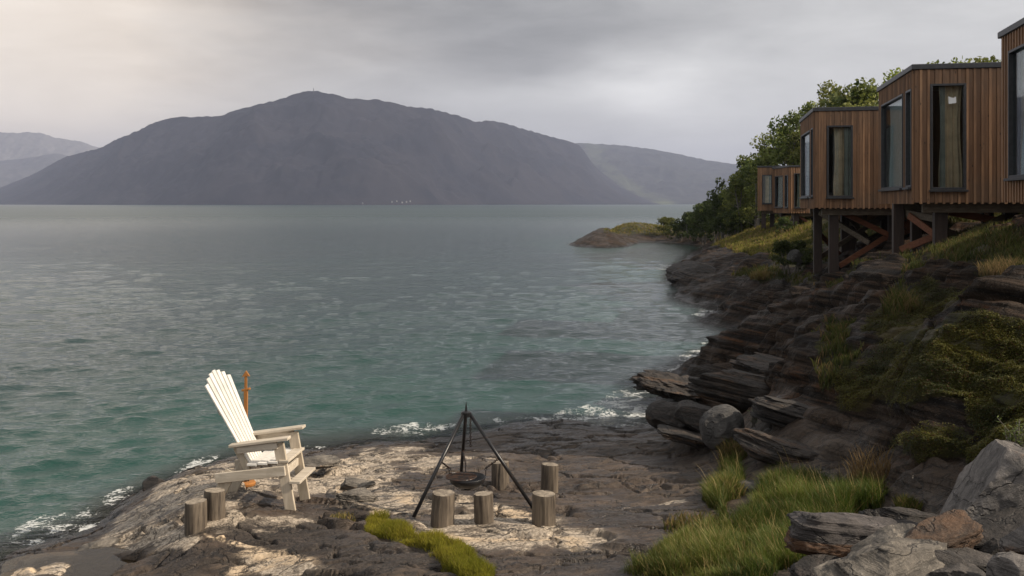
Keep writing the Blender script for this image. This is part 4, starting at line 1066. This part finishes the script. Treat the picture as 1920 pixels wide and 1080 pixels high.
# the pile at the lower right
rp(1630, 1016, 8.4, (1.30, .60, .42), (-6, 5, -6), 3, 'slabrust', 'long dark slab with a rusty orange underside, at the left end of the rock pile', 'rock_slab', layers=.06, boxy=6, cmin=.85, nl=6)
rp(1648, 1029, 7.85, (.66, .34, .17), (-8, -27, 8), 4, 'pale', 'pale grey slanting rock lying across the long rusty slab', boxy=4.5, layers=.08, cuts=12, cmin=.6)
rp(1738, 1022, 7.7, (.78, .30, .19), (16, -19, 10), 35, 'rustrock', 'orange brown block with a broken right end in the rock pile', boxy=9, cuts=6, cmin=.85, rough=.03, layers=.10)
rp(1672, 1072, 7.1, (.95, .62, .42), (16, -10, 6), 6, 'pale', 'big speckled pale boulder in front of the orange block', boxy=5, cuts=14, rough=.04, cmin=.55, layers=.07)
rp(1768, 1072, 7.05, (.24, .30, .30), (5, 15, 20), 7, 'slab', 'small dark wedge of rock at the right flank of the speckled boulder', boxy=3.2)
rp(1822, 1052, 7.5, (.40, .34, .12), (8, 3, -4), 8, 'slab', 'flat grey slab lying right of the speckled boulder', 'rock_slab', boxy=5, layers=.10, cmin=.75)
rp(1880, 935, 8.3, (1.15, .75, .60), (28, -36, 8), 59, 'greyrock', 'huge smooth grey boulder leaning at the right edge with orange lichen spots', boxy=4.5, cuts=12, rough=.028, cmin=.6)
rp(1890, 1005, 7.75, (.72, .50, .17), (6, -16, 10), 10, 'dark', 'dark layered slab wedged under the huge grey boulder', 'rock_slab', boxy=4, layers=.12, cmin=.75)
rp(1922, 1018, 7.1, (.22, .30, .32), (4, 6, 30), 11, 'greyrock', 'rounded pale block at the right edge below the dark layered slab', boxy=4, cuts=12)
rp(1896, 1068, 7.0, (.17, .20, .26), (10, -30, 20), 12, 'slab', 'small upright grey shard in the lower right corner', boxy=3.4)
rp(1862, 1040, 7.6, (.22, .22, .24), (0, 20, 40), 13, 'dark', 'small dark stone in the gap left of the grey shard', boxy=2.6)
rp(1556, 1074, 8.0, (.62, .45, .20), (4, -6, 20), 14, 'dark', 'low dark rock in the grass under the long rusty slab', boxy=3, layers=.08)
rp(1715, 985, 9.2, (.95, .7, .30), (2, 6, 10), 15, 'dark', 'dark earthy rock behind the orange block, with a grass tuft on it', boxy=3, layers=.05)
rp(1800, 1090, 6.9, (.5, .4, .25), (0, 10, 30), 16, 'slab', 'grey stone half out of the picture below the flat slab', boxy=3)
rp(1915, 1085, 6.6, (.4, .4, .3), (0, 5, 60), 17, 'greyrock', 'pale stone in the very corner of the rock pile', boxy=3)
# boulders at the foot of the cliff
rp(1354, 802, 15.6, (.68, .62, .66), (5, -14, 20), 21, 'boulder', 'smooth rounded grey boulder at the edge of the rock shelf', boxy=2.6, cuts=7, rough=.03, cmin=.80)
rp(1262, 783, 17.3, (.86, .8, .52), (0, 8, 15), 22, 'dark', 'dark rounded boulder touching the surf, left of the grey one', boxy=2.6, cuts=7, rough=.05)
rp(1306, 786, 16.6, (.72, .7, .46), (4, 12, -12), 23, 'dark', 'blocky dark boulder between the surf boulder and the grey one', boxy=4, cuts=6, layers=.05)
rp(1290, 818, 16.2, (1.0, .6, .20), (0, 12, -8), 24, 'brown', 'thin brown slab under the two dark boulders', 'rock_slab', boxy=4, layers=.12)
rp(1494, 485, 38, (.70, .6, .62), (8, 30, 10), 25, 'boulder', 'pointed blue grey boulder on the grass below the far shrubs', boxy=3, cuts=7)
# outcrops
rp(1465, 700, 19.3, (1.8, 1.4, .55), (-4, 12, -10), 32, 'brown', 'brown layered outcrop below the rounded grey one', 'rock_outcrop', 'outcrop', boxy=3.4, layers=.14, cmin=.72)
rp(1425, 738, 18.0, (2.4, 1.3, .62), (-6, 11, -14), 33, 'brown', 'long dipping brown outcrop above the boulders', 'rock_outcrop', 'outcrop', boxy=3.6, layers=.15, cmin=.75)
rp(1275, 728, 22.6, (1.9, 1.5, .42), (0, 9, -22), 34, 'brown', 'low jagged brown outcrop running out into the surf', 'rock_outcrop', 'outcrop', boxy=3, layers=.18, rough=.08)
rp(1300, 515, 57, (3.0, 3.4, 1.5), (0, 8, -20), 42, 'dark', 'dark rounded rock point at the bend of the shore', 'rock_outcrop', 'outcrop', boxy=2.6, layers=.08)
rp(1124, 442, 127, (4.2, 3, 1.9), (0, -6, 0), 44, 'dark', 'grey rock nose at the tip of the grassy headland', 'rock_outcrop', 'outcrop', boxy=2.8, layers=.10)
rp(1430, 918, 12.9, (.66, .5, .14), (2, 4, -8), 47, 'slab', 'flat grey stone at the left edge of the tall grass', 'rock_slab', boxy=4, cuts=6)
rp(1532, 795, 15.0, (1.9, 1.1, .50), (-6, 13, -18), 37, 'dark', 'dark bedded outcrop at the foot of the cliff, right of the grey boulder', 'rock_outcrop', 'outcrop', boxy=3.6, layers=.15, cmin=.72)
rp(1478, 850, 13.9, (1.5, .9, .36), (-4, 13, -22), 38, 'brown', 'lowest dark bedded outcrop, just above the grassy gully', 'rock_outcrop', 'outcrop', boxy=3.6, layers=.16, cmin=.72)


def rubble():
    rng = np.random.default_rng(9); bm = bmesh.new(); bmesh.ops.create_icosphere(bm, subdivisions=2, radius=1.0); bm.verts.ensure_lookup_table()
    p0 = np.array([v.co[:] for v in bm.verts]); f0 = np.array([[v.index for v in q.verts] for q in bm.faces]); bm.free()
    n = 900; Y = rng.uniform(6.6, 9.6, n); X = Y * rng.uniform(.26, .62, n); Z = terrain(X, Y)[0]; V = []; Fc = []
    for i in range(n):
        s = .012 + .05 * rng.random() ** 2.5; p = p0 / (np.abs(p0) ** 4).sum(1, keepdims=True) ** .25
        for _ in range(5):
            m_ = rng.normal(size=3); m_ /= np.linalg.norm(m_); p = p - np.maximum(0, p @ m_ - rng.uniform(.45, .9))[:, None] * m_
        a = rng.uniform(0, 6.28); R = np.array([[math.cos(a), -math.sin(a), 0], [math.sin(a), math.cos(a), 0], [0, 0, 1]])
        V.append((p * rng.uniform(.5, 1.3, 3) * s) @ R.T + np.array((X[i], Y[i], Z[i] + .3 * s))); Fc.append(f0 + i * len(p0))
    tag(mesh_np('rubble', np.concatenate(V), np.concatenate(Fc), M['slab'], smooth=False), 'small angular stones and grit between the boulders of the rock pile', 'rubble', kind='stuff')
rubble()
# slabs lying on the shelf
rp(668, 930, 12.75, (.52, .36, .12), (4, 2, 20), 51, 'pale', 'pale flat slab beside the puddle right of the chair', 'rock_slab', boxy=4, layers=.1)
rp(665, 908, 13.4, (.55, .34, .13), (2, -3, -10), 52, 'pale', 'pale flat slab just behind the slab at the puddle', 'rock_slab', boxy=4, layers=.1)
rp(600, 866, 15.0, (.62, .45, .12), (3, 2, 10), 53, 'pale', 'pale slab with a cream patch near the water behind the chair footrest', 'rock_slab', boxy=4, layers=.08)
rp(185, 1024, 12.6, (.46, .30, .12), (0, -8, 12), 54, 'pale', 'pale slab at the rim of the rock pool', 'rock_slab', boxy=4, layers=.08)
rp(292, 912, 15.2, (.36, .36, .30), (0, 0, 30), 55, 'dark', 'dark wet block at the water edge behind the two logs', boxy=3.5)

# ------------------------------------------------------------------ vegetation
def blades(name, x, y, z, hgt, wid, lean, col, seed, mat='grass', parent=None, curl=1.0):
    n = len(x); rng = np.random.default_rng(seed); a = rng.uniform(0, 2 * np.pi, n)
    la = lean[0] + rng.normal(0, lean[2], n) if lean is not None else a
    mag = (lean[1] if lean is not None else .35) * rng.uniform(.4, 1.5, n)
    dx, dy = np.cos(la) * mag, np.sin(la) * mag
    wx, wy = np.cos(a) * wid / 2, np.sin(a) * wid / 2
    V = []; C = []
    for t, w in ((0, 1.0), (.4, .85), (.75, .5), (1.0, .0)):
        cx, cy, cz = x + dx * hgt * t ** 2 * curl, y + dy * hgt * t ** 2 * curl, z + hgt * t * (1 - .3 * mag * t)
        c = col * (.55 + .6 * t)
        if w > 0: V += [np.stack([cx - wx * w, cy - wy * w, cz], 1), np.stack([cx + wx * w, cy + wy * w, cz], 1)]; C += [c, c]
        else: V.append(np.stack([cx, cy, cz], 1)); C.append(c)
    V = np.stack(V, 1).reshape(-1, 3); C = np.stack(C, 1).reshape(-1, 3)
    b = (np.arange(n) * 7)[:, None]
    tri = np.array([(0, 1, 3), (0, 3, 2), (2, 3, 5), (2, 5, 4), (4, 5, 6)])
    f = (b[:, :, None] + tri[None]).reshape(-1, 3)
    return mesh_np(name, V, f, M[mat], parent, cols=C)


def pick(n, box, key, seed, thr=.3, extra=None):
    rng = np.random.default_rng(seed); x0, x1, y0, y1 = box
    yy = np.exp(rng.uniform(math.log(y0), math.log(y1), n)); xx = rng.uniform(x0, x1, n) if extra is None else rng.uniform(extra[0], extra[1], n) * yy
    h, A = terrain(xx, yy); k = rng.uniform(0, 1, n) * (1 - thr) + thr < A[key] * np.clip((.8 if key != 'heath' else 1.1) + (1.1 if key not in ('heath', 'strip') else (.35 if key == 'heath' else .45)) * fbm(xx * 2.3, yy * 2.3, seed + 50, 4), .25, 1.15)
    return xx[k], yy[k], h[k], A[key][k], rng

def gcol(rng, n, a, b, x, y, seed, dry=(.20, .15, .05), dfrac=.08):
    t = np.clip(.5 + .6 * fbm(x * 1.3, y * 1.3, seed, 3) + rng.normal(0, .2, n), 0, 1)[:, None]
    c = np.array(a) * (1 - t) + np.array(b) * t
    d = rng.uniform(0, 1, n) < dfrac
    c[d] = np.array(dry) * rng.uniform(.7, 1.2, (d.sum(), 1))
    return c

# tall lush grass
x, y, z, m_, rng = pick(420000, (0, 0, 7.6, 15.5), 'lush', 1, .35, (.10, .40))
lowl = sst(1500, 1250, 960 + F * x / y)
hh = (.28 + .15 * fbm(x * .9, y * .9, 5, 3)) * (.35 + .75 * m_) * rng.uniform(.55, 1.25, len(x)) * (1 - .45 * lowl)
c = gcol(rng, len(x), (.034, .066, .010), (.135, .165, .030), x, y, 8, (.30, .22, .09), .13)
c = c * (1 - .32 * lowl[:, None]) + np.array((.17, .155, .04)) * .32 * lowl[:, None]
st_ = rng.uniform(0, 1, len(x)) < .004; hh[st_] = hh[st_] * 1.5 + .08; c[st_] = (.34, .25, .11)
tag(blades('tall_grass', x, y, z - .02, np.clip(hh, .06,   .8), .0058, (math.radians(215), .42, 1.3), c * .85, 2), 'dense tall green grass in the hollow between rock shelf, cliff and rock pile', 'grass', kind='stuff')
# bright strip on the shelf
x, y, z, m_, rng = pick(220000, (0, 0, 9, 12.6), 'strip', 3, .18, (-.17, .01))
hh = (.095 + .07 * fbm(x * 2, y * 2, 5, 3)) * (.45 + .75 * m_) * rng.uniform(.6, 1.3, len(x))
c = gcol(rng, len(x), (.15, .17, .016), (.36, .33, .04), x, y, 9, (.24, .19, .06), .08)
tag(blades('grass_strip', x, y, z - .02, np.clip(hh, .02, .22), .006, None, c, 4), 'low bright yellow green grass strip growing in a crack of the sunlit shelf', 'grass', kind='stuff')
# turf below the cabins and on the far bank
x, y, z, m_, rng = pick(260000, (0, 0, 12, 75), 'turf', 5, .3, (.20, .58))
kk = y < 60; x, y, z, m_ = x[kk], y[kk], z[kk], m_[kk]
hh = (.12 + .07 * fbm(x * .8, y * .8, 5, 3) + .0012 * y) * rng.uniform(.5, 1.5, len(x))
c = gcol(rng, len(x), (.034, .052, .011), (.11, .115, .026), x, y, 10, (.17, .12, .05), .18)
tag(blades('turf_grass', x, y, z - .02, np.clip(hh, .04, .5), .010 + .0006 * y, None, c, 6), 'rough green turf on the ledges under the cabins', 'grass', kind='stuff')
x, y, z, m_, rng = pick(200000, (0, 0, 50, 135), 'turf', 15, .3, (.06, .30))
hh = (.22 + .12 * fbm(x * .4, y * .4, 5, 3)) * rng.uniform(.5, 1.5, len(x))
c = gcol(rng, len(x), (.085, .10, .018), (.24, .21, .045), x, y, 11, (.26, .18, .08), .25)
tag(blades('headland_grass', x, y, z - .05, np.clip(hh, .08, .7), .07, None, c, 7), 'yellow green grass covering the headland and the bank below the far cabins', 'grass', kind='stuff')
# heath on the cliff: small leaves
x, y, z, m_, rng = pick(750000, (0, 0, 9.5, 19), 'heath', 7, .35, (.26, .56))
n = len(x); hh = np.clip(.02 + .05 * fbm(x * 2.5, y * 2.5, 6, 4), .004, .05) * rng.uniform(.2, 1.3, n)
s = rng.uniform(.006, .0125, n); a = rng.uniform(0, 6.28, n); b = rng.uniform(-.7, .9, n)
cx = np.stack([x, y, z + hh + .012], 1); d1 = np.stack([np.cos(a) * np.cos(b), np.sin(a) * np.cos(b), np.sin(b)], 1); d2 = np.stack([-np.sin(a), np.cos(a), np.zeros(n)], 1)
V = np.stack([cx - d1 * s[:, None], cx + d2 * s[:, None] * .7, cx + d1 * s[:, None] * 1.4, cx - d2 * s[:, None] * .7], 1).reshape(-1, 3)
t = np.clip(.5 + .8 * fbm(x * 1.6, y * 1.6, 12, 3) + rng.normal(0, .2, n), 0, 1)[:, None]
c = np.array((.034, .044, .008)) * (1 - t) + np.array((.125, .125, .020)) * t
red = rng.uniform(0, 1, n) < .10; c[red] = (.085, .038, .014)
o = mesh_np('heath', V, np.arange(4 * n).reshape(-1, 4), M['grass'], cols=np.repeat(c, 4, 0)); tag(o, 'low dark green and russet heath cushions spread over the shaded cliff', 'heath', kind='stuff')


def tuft(u, v, zg, h, r, n, colA, colB, label, seed, dy=0.0, dry=.3, zoff=0.0):
    x, y = at(u, v, zg); z = ground(x, y) + zoff; rng = np.random.default_rng(seed)
    rr = r * np.sqrt(rng.uniform(0, 1, n)); a = rng.uniform(0, 6.28, n); px, py = rr * np.cos(a), rr * np.sin(a)
    t = rng.uniform(0, 1, n)[:, None]; c = np.array(colA) * (1 - t) + np.array(colB) * t
    d = rng.uniform(0, 1, n) < dry; c[d] = (.23, .165, .07)
    o = blades('grass_tuft', px, py, np.full(n, -.03), h * rng.uniform(.5, 1.2, n) * (1 - .4 * rr / r), .009 + .0004 * y, None, c, seed + 1)
    o.location = (x, y, z); tag(o, label, 'grass tuft', 'grass tufts among the rocks')
G1, G2 = (.05, .07, .014), (.11, .115, .025)
tuft(1376, 868, .72, .45, .20, 900, G1, G2, 'tall tuft of half dry grass beside the rounded grey boulder', 101, dry=.45)
tuft(1362, 930, .82, .34, .22, 900, G1, G2, 'tuft of reddish dry grass in the gully left of the tall grass', 102, dry=.45)
tuft(1702, 972, 1.3, .22, .13, 500, G1, (.14, .15, .03), 'small bright tuft on the dark rock behind the orange block', 103, dry=.15, zoff=.1)
tuft(1430, 522, 1.6, .45, .5, 700, (.12, .11, .03), (.24, .19, .06), 'sunlit yellow tuft on the ledge above the shore bend', 104, dry=.4)
tuft(1885, 520, 3.4, .34, .35, 600, (.09, .08, .03), (.17, .14, .05), 'tawny tuft on the crag under the nearest cabin', 105, dry=.6)
tuft(1690, 585, 2.6, .5, .30, 600, G1, G2, 'pale tuft hanging in the cleft of the upper crag', 106, dry=.35)
tuft(1640, 905, 1.2, .6, .3, 260, (.14, .10, .05), (.20, .15, .07), 'sparse dry stalks in front of the rubbly rock', 107, dry=.8)
tuft(1310, 992, .9, .24, .4, 500, G1, (.13, .12, .03), 'low dry grass at the shadow edge on the shelf', 108, dry=.4)
tuft(645, 972, .75, .12, .2, 300, (.12, .11, .03), (.2, .17, .05), 'thin yellow grass in the puddle at the end of the bright strip', 109, dry=.4)


def leaf_cloud(centres, radii, per, size, colA, colB, seed, flat=.8):
    rng = np.random.default_rng(seed); out = []; cols = []
    for c, r in zip(centres, radii):
        n = max(8, int(per * (r / .6) ** 2)); d = rng.normal(size=(n, 3)); d /= np.linalg.norm(d, axis=1, keepdims=True)
        p = np.array(c) + d * (r * rng.uniform(.35, 1.0, (n, 1)) ** .6) * np.array((1, 1, flat))
        tone = rng.uniform(.15, .85)
        out.append(p); cols.append(np.clip(tone + rng.normal(0, .22, n), 0, 1))
    p = np.concatenate(out); t = np.concatenate(cols)[:, None]; n = len(p)
    s = rng.uniform(.6, 1.4, (n, 1)) * size; d1 = rng.normal(size=(n, 3)); d1 /= np.linalg.norm(d1, axis=1, keepdims=True); d2 = np.cross(d1, rng.normal(size=(n, 3))); d2 /= np.linalg.norm(d2, axis=1, keepdims=True)
    V = np.stack([p - d1 * s, p + d2 * s * .6, p + d1 * s, p - d2 * s * .6], 1).reshape(-1, 3)
    c = np.array(colA) * (1 - t) + np.array(colB) * t
    return V, np.arange(4 * n).reshape(-1, 4), np.repeat(c, 4, 0)


def tree_proto(h, w, seed, colA, colB, size=.085, trunks=1, low=.06):
    rng = random.Random(seed); q = MB(); cs = []; rs = []
    for tk in range(trunks):
        a0 = rng.uniform(0, 6.28); off = Vector((math.cos(a0), math.sin(a0), 0)) * (.35 * w * tk / max(1, trunks))
        lean = Vector((rng.uniform(-.12, .12), rng.uniform(-.12, .12), 1)); pts = []; n = 7
        for i in range(n + 1):
            t = i / n; pts.append(off + Vector((lean.x * h * t + .08 * math.sin(3 * t + a0), lean.y * h * t + .08 * math.cos(2.3 * t + a0), h * .94 * t)))
        q.tube(pts, [.09 * h / 5 * (1 - .85 * i / n) + .01 for i in range(n + 1)], 6)
        nb = int(15 / trunks ** .5)
        for i in range(nb):
            t = low + (1 - low) * (i + rng.random()) / nb; k = min(n - 1, int(t * n)); p = pts[k].lerp(pts[k + 1], t * n - k)
            a = rng.uniform(0, 6.28); L = w * .5 * (1 - .75 * max(0, t - .35) / .65) * rng.uniform(.55, 1.15) * (1 if t > .3 else .75)
            e = p + Vector((math.cos(a) * L, math.sin(a) * L, L * rng.uniform(.15, .65)))
            m_ = p.lerp(e, .5) + Vector((0, 0, .07 * L))
            q.tube([p, m_, e], [.028 * h / 5, .018 * h / 5, .006], 5)
            for f_ in (1.0, .62):
                cs.append(tuple(p.lerp(e, f_) + Vector((rng.uniform(-.2, .2), rng.uniform(-.2, .2), rng.uniform(-.1, .25))))); rs.append(rng.uniform(.28, .58) * (h / 5) ** .5)
        cs.append(tuple(pts[-1])); rs.append(.33); cs.append(tuple(pts[-2])); rs.append(.45)
    V, Fq, C = leaf_cloud(cs, rs, 120 if h > 3 else 420, size, colA, colB, seed)
    root = empty('birch_tree', (0, 0, 0))
    q.build('trunk', M['bark'], root); mesh_np('crown', V, Fq, M['leaf'], root, smooth=False, cols=C)
    return root


def dup(root, loc, rz, sc, label, group, cat='tree', name=None):
    r = root.copy(); S.collection.objects.link(r); r.location = loc; r.rotation_euler = (0, 0, rz); r.scale = sc
    if name: r.name = name
    tag(r, label, cat, group)
    for ch in list(root.children):
        c = ch.copy(); S.collection.objects.link(c); c.parent = r
    return r

GA, GB = (.050, .074, .016), (.22, .24, .058)
protos = [tree_proto(5.2, 3.6, 201, GA, GB, trunks=2), tree_proto(6.0, 3.4, 202, GA, GB), tree_proto(4.6, 3.8, 203, (.042, .064, .015), (.17, .19, .048), trunks=2), tree_proto(5.6, 3.0, 204, (.055, .08, .018), (.24, .255, .065), trunks=3)]
bprotos = [tree_proto(2.2, 3.0, 211, (.026, .044, .012), (.085, .11, .030), .06, 5, .05), tree_proto(1.8, 2.6, 212, (.05, .07, .016), (.15, .165, .045), .05, 5, .05)]
used = {}


def plant(kind, k, x, y, s, label, group, cat, name, rz=0.0, zs=1.0, zo=-.1):
    P_ = (protos if kind == 't' else bprotos)[k]
    z = ground(x, y) + zo; sc = (s, s, s * zs)
    if (kind, k) not in used:
        used[(kind, k)] = 1; P_.location = (x, y, z); P_.rotation_euler = (0, 0, rz); P_.scale = sc; P_.name = name; tag(P_, label, cat, group); return P_
    return dup(P_, (x, y, z), rz, sc, label, group, cat, name)

rnd = random.Random(77)
# skyline trees: (u of trunk, y, v of top, label)
SKY = [(1810, 40, 112, 'birch crown over the middle of the roof of the cabin with the white paper'), (1868, 38, 92, 'birch crown right against the nearest cabin, tallest over the roofs'),
       (1780, 44, 124, 'low birch top just peeping over the cabin roof left of the other roof crowns'), (1840, 42, 106, 'birch crown over the cabin roof between two taller crowns'),
       (1690, 50, 136, 'slim birch top above the left roof corner of the cabin with the white paper'), (1655, 52, 150, 'birch crown rising left of the cabin with the white paper'),
       (1622, 53, 160, 'rounded birch crown above the right part of the middle cabin roof'), (1592, 54, 172, 'birch crown over the centre of the middle cabin roof'),
       (1560, 80, 158, 'ragged birch top with gaps over the middle cabin'), (1530, 82, 182, 'birch leaning out over the left roof corner of the middle cabin'),
       (1500, 86, 215, 'birch crown at the left wall of the middle cabin'), (1478, 88, 236, 'birch with a loose open top above the far cabins'), (1452, 90, 250, 'dense dark birch crown above the far cabins'),
       (1425, 92, 268, 'dark birch at the steep left edge of the wood, highest of that edge'), (1402, 94, 296, 'dark birch on the left edge of the wood, halfway down'), (1385, 95, 330, 'dark birch on the left edge of the wood, low on the slope')]
for i, (u, y, vt, lab) in enumerate(SKY):
    x = (u - 960) / F * y; zt = CH + (HZ - vt) / F * y; g = ground(x, y); k = i % 4
    hp = (5.2, 6.0, 4.6, 5.6)[k]; s = max(.75, min(1.7, (zt - g) / (hp * 1.02)))
    plant('t', k, x, y, s, lab, 'birches of the slope wood', 'tree', 'birch_tree', rnd.uniform(0, 6), 1.0, (zt - s * hp * 1.02) - g if zt - g > s * hp else -.1)
for i in range(58):      # the wood behind, indistinguishable trees
    t = rnd.random(); y = 46 + 62 * t; u = rnd.uniform(1395 - 120 * max(0, t - .45), 1560) if i % 3 else rnd.uniform(1500, 1900)
    if u > 1560: y = rnd.uniform(44, 60)
    x = (u - 960) / F * y; g = ground(x, y)
    if y < 80 and 1390 < u < 1565: continue
    if g < 1.2: continue
    lim = np.interp(u, [1280, 1310, 1345, 1380, 1400, 1430, 1455, 1500, 1530, 1600, 1700, 1900], [392, 375, 352, 330, 296, 265, 255, 225, 195, 172, 150, 100]) + rnd.uniform(3, 40)
    k = rnd.randrange(4); hp = (5.2, 6.0, 4.6, 5.6)[k]; s = min(1.25, (CH + (HZ - lim) / F * y - g) / hp)
    if s < .35: continue
    plant('t', k, x, y, s, 'dark green birch inside the dense wood on the slope behind the cabins', 'birches inside the slope wood', 'tree', 'birch_tree', rnd.uniform(0, 6))
# bushes towards the headland
for i, (u, y, w_, vt, lab) in enumerate([(1248, 122, 1.15, 406, 'leftmost rounded light green bush on the headland'), (1275, 116, .8, 415, 'small bush beside the leftmost headland bush'),
      (1300, 112, 1.3, 394, 'dark bush on the headland neck, left of the conical ones'), (1322, 108, 1.5, 378, 'broad dark bush with the water right above it'), (1340, 104, 1.4, 382, 'conical dark bush with a thin pointed top'),
      (1358, 100, 1.6, 360, 'tall dark conical bush at the foot of the wood'), (1376, 96, 1.5, 372, 'dark bush right of the tall conical one'), (1390, 90, 1.5, 380, 'dark bush above the grassy bank'), (1408, 92, 1.2, 380, 'bush above the bank left of the farthest cabin'),
      (1290, 118, .9, 414, 'low bush between the headland bush and the wood'),
      (1368, 88, 1.3, 400, 'low bush on the bank below the dark left edge of the wood'), (1398, 98, 1.9, 330, 'high bush filling the foot of the wood'), (1420, 96, 2.0, 300, 'high bush in the wood above the farthest cabin'), (1345, 112, 1.8, 372, 'broad bush behind the conical dark bushes')]):
    x = (u - 960) / F * y; g = ground(x, y); zt = CH + (HZ - vt) / F * y; k = 0 if i else 1; hp = (2.2, 1.8)[k]
    plant('b', k, x, y, w_, lab, 'bushes on the headland neck', 'bush', 'bush', rnd.uniform(0, 6), max(.5, (zt - g) / (hp * w_ * 1.08)))
plant('b', 0, 11.0, 38.5, .62, 'grey green willow shrub beside the posts of the middle cabin', None, 'shrub', 'shrub', 1.0, .9)
plant('b', 0, 18.2, 66.5, .42, 'shrub in front of the posts of the far cabins', None, 'shrub', 'shrub', 2.0, 1.3)
plant('b', 1, 12.6, 24.2, .40, 'dark leafy shrub growing up to the floor of the nearest cabin', None, 'shrub', 'shrub', 3.0, 1.0)


def leafy(u, v, Y, h, n, label, seed, colA=(.09, .13, .035), colB=(.20, .26, .08), lf=.035):
    x, z = (u - 960) / F * Y, CH - (v - HZ) / F * Y; rng = random.Random(seed); root = empty('willow_sprig', (x, Y, z), 0, label, 'plant')
    q = MB(); V = []; C = []
    for i in range(n):
        a = rng.uniform(0, 6.28); L = h * rng.uniform(.6, 1.1); sp = rng.uniform(.15, .5)
        pts = [Vector((math.cos(a) * sp * L * t * t + rng.uniform(-.05, .05), math.sin(a) * sp * L * t * t, L * t)) for t in (0, .35, .7, 1)]
        q.tube(pts, [.006, .005, .004, .002], 5)
        for j in range(16):
            t = .2 + .8 * j / 15; k = min(2, int(t * 3)); p = pts[k].lerp(pts[k + 1], t * 3 - k); b = a + j * 2.4
            d = Vector((math.cos(b), math.sin(b), rng.uniform(.1, .8))).normalized(); sd = d.cross(Vector((0, 0, 1))).normalized(); l = lf * rng.uniform(.7, 1.4)
            V += [p, p + d * l * .5 + sd * l * .2, p + d * l, p + d * l * .5 - sd * l * .2]; t_ = rng.random(); C += [[c1 * (1 - t_) + c2 * t_ for c1, c2 in zip(colA, colB)]] * 4
    q.build('stem', M['bark'], root); V = np.array([tuple(p) for p in V]); mesh_np('foliage', V, np.arange(len(V)).reshape(-1, 4), M['leaf'], root, smooth=False, cols=np.array(C))
leafy(1905, 872, 9.2, .42, 16, 'sunlit leafy willow sprig behind the huge grey boulder', 301, lf=.045)
leafy(1412, 802, 15.6, .35, 8, 'small green leafy plant in the crack right of the rounded grey boulder', 302, (.03, .06, .012), (.07, .11, .02), .06)

# ------------------------------------------------------------------ haze over the fjord
def haze():
    q = MB(); q.box((-13500, -60, -8), (13500, 15000, 800)); o = q.build('haze', None); o.data.materials.clear()
    m = bpy.data.materials.new('haze_air'); m.use_nodes = True; nt = m.node_tree; nt.nodes.clear()
    out = nt.nodes.new('ShaderNodeOutputMaterial'); v = nt.nodes.new('ShaderNodeVolumePrincipled')
    v.inputs['Color'].default_value = (.54, .595, .80, 1); v.inputs['Density'].default_value = 8.2e-5; v.inputs['Anisotropy'].default_value = .0
    nt.links.new(v.outputs[0], out.inputs['Volume']); o.data.materials.append(m)
    tag(o, kind='stuff')
haze()
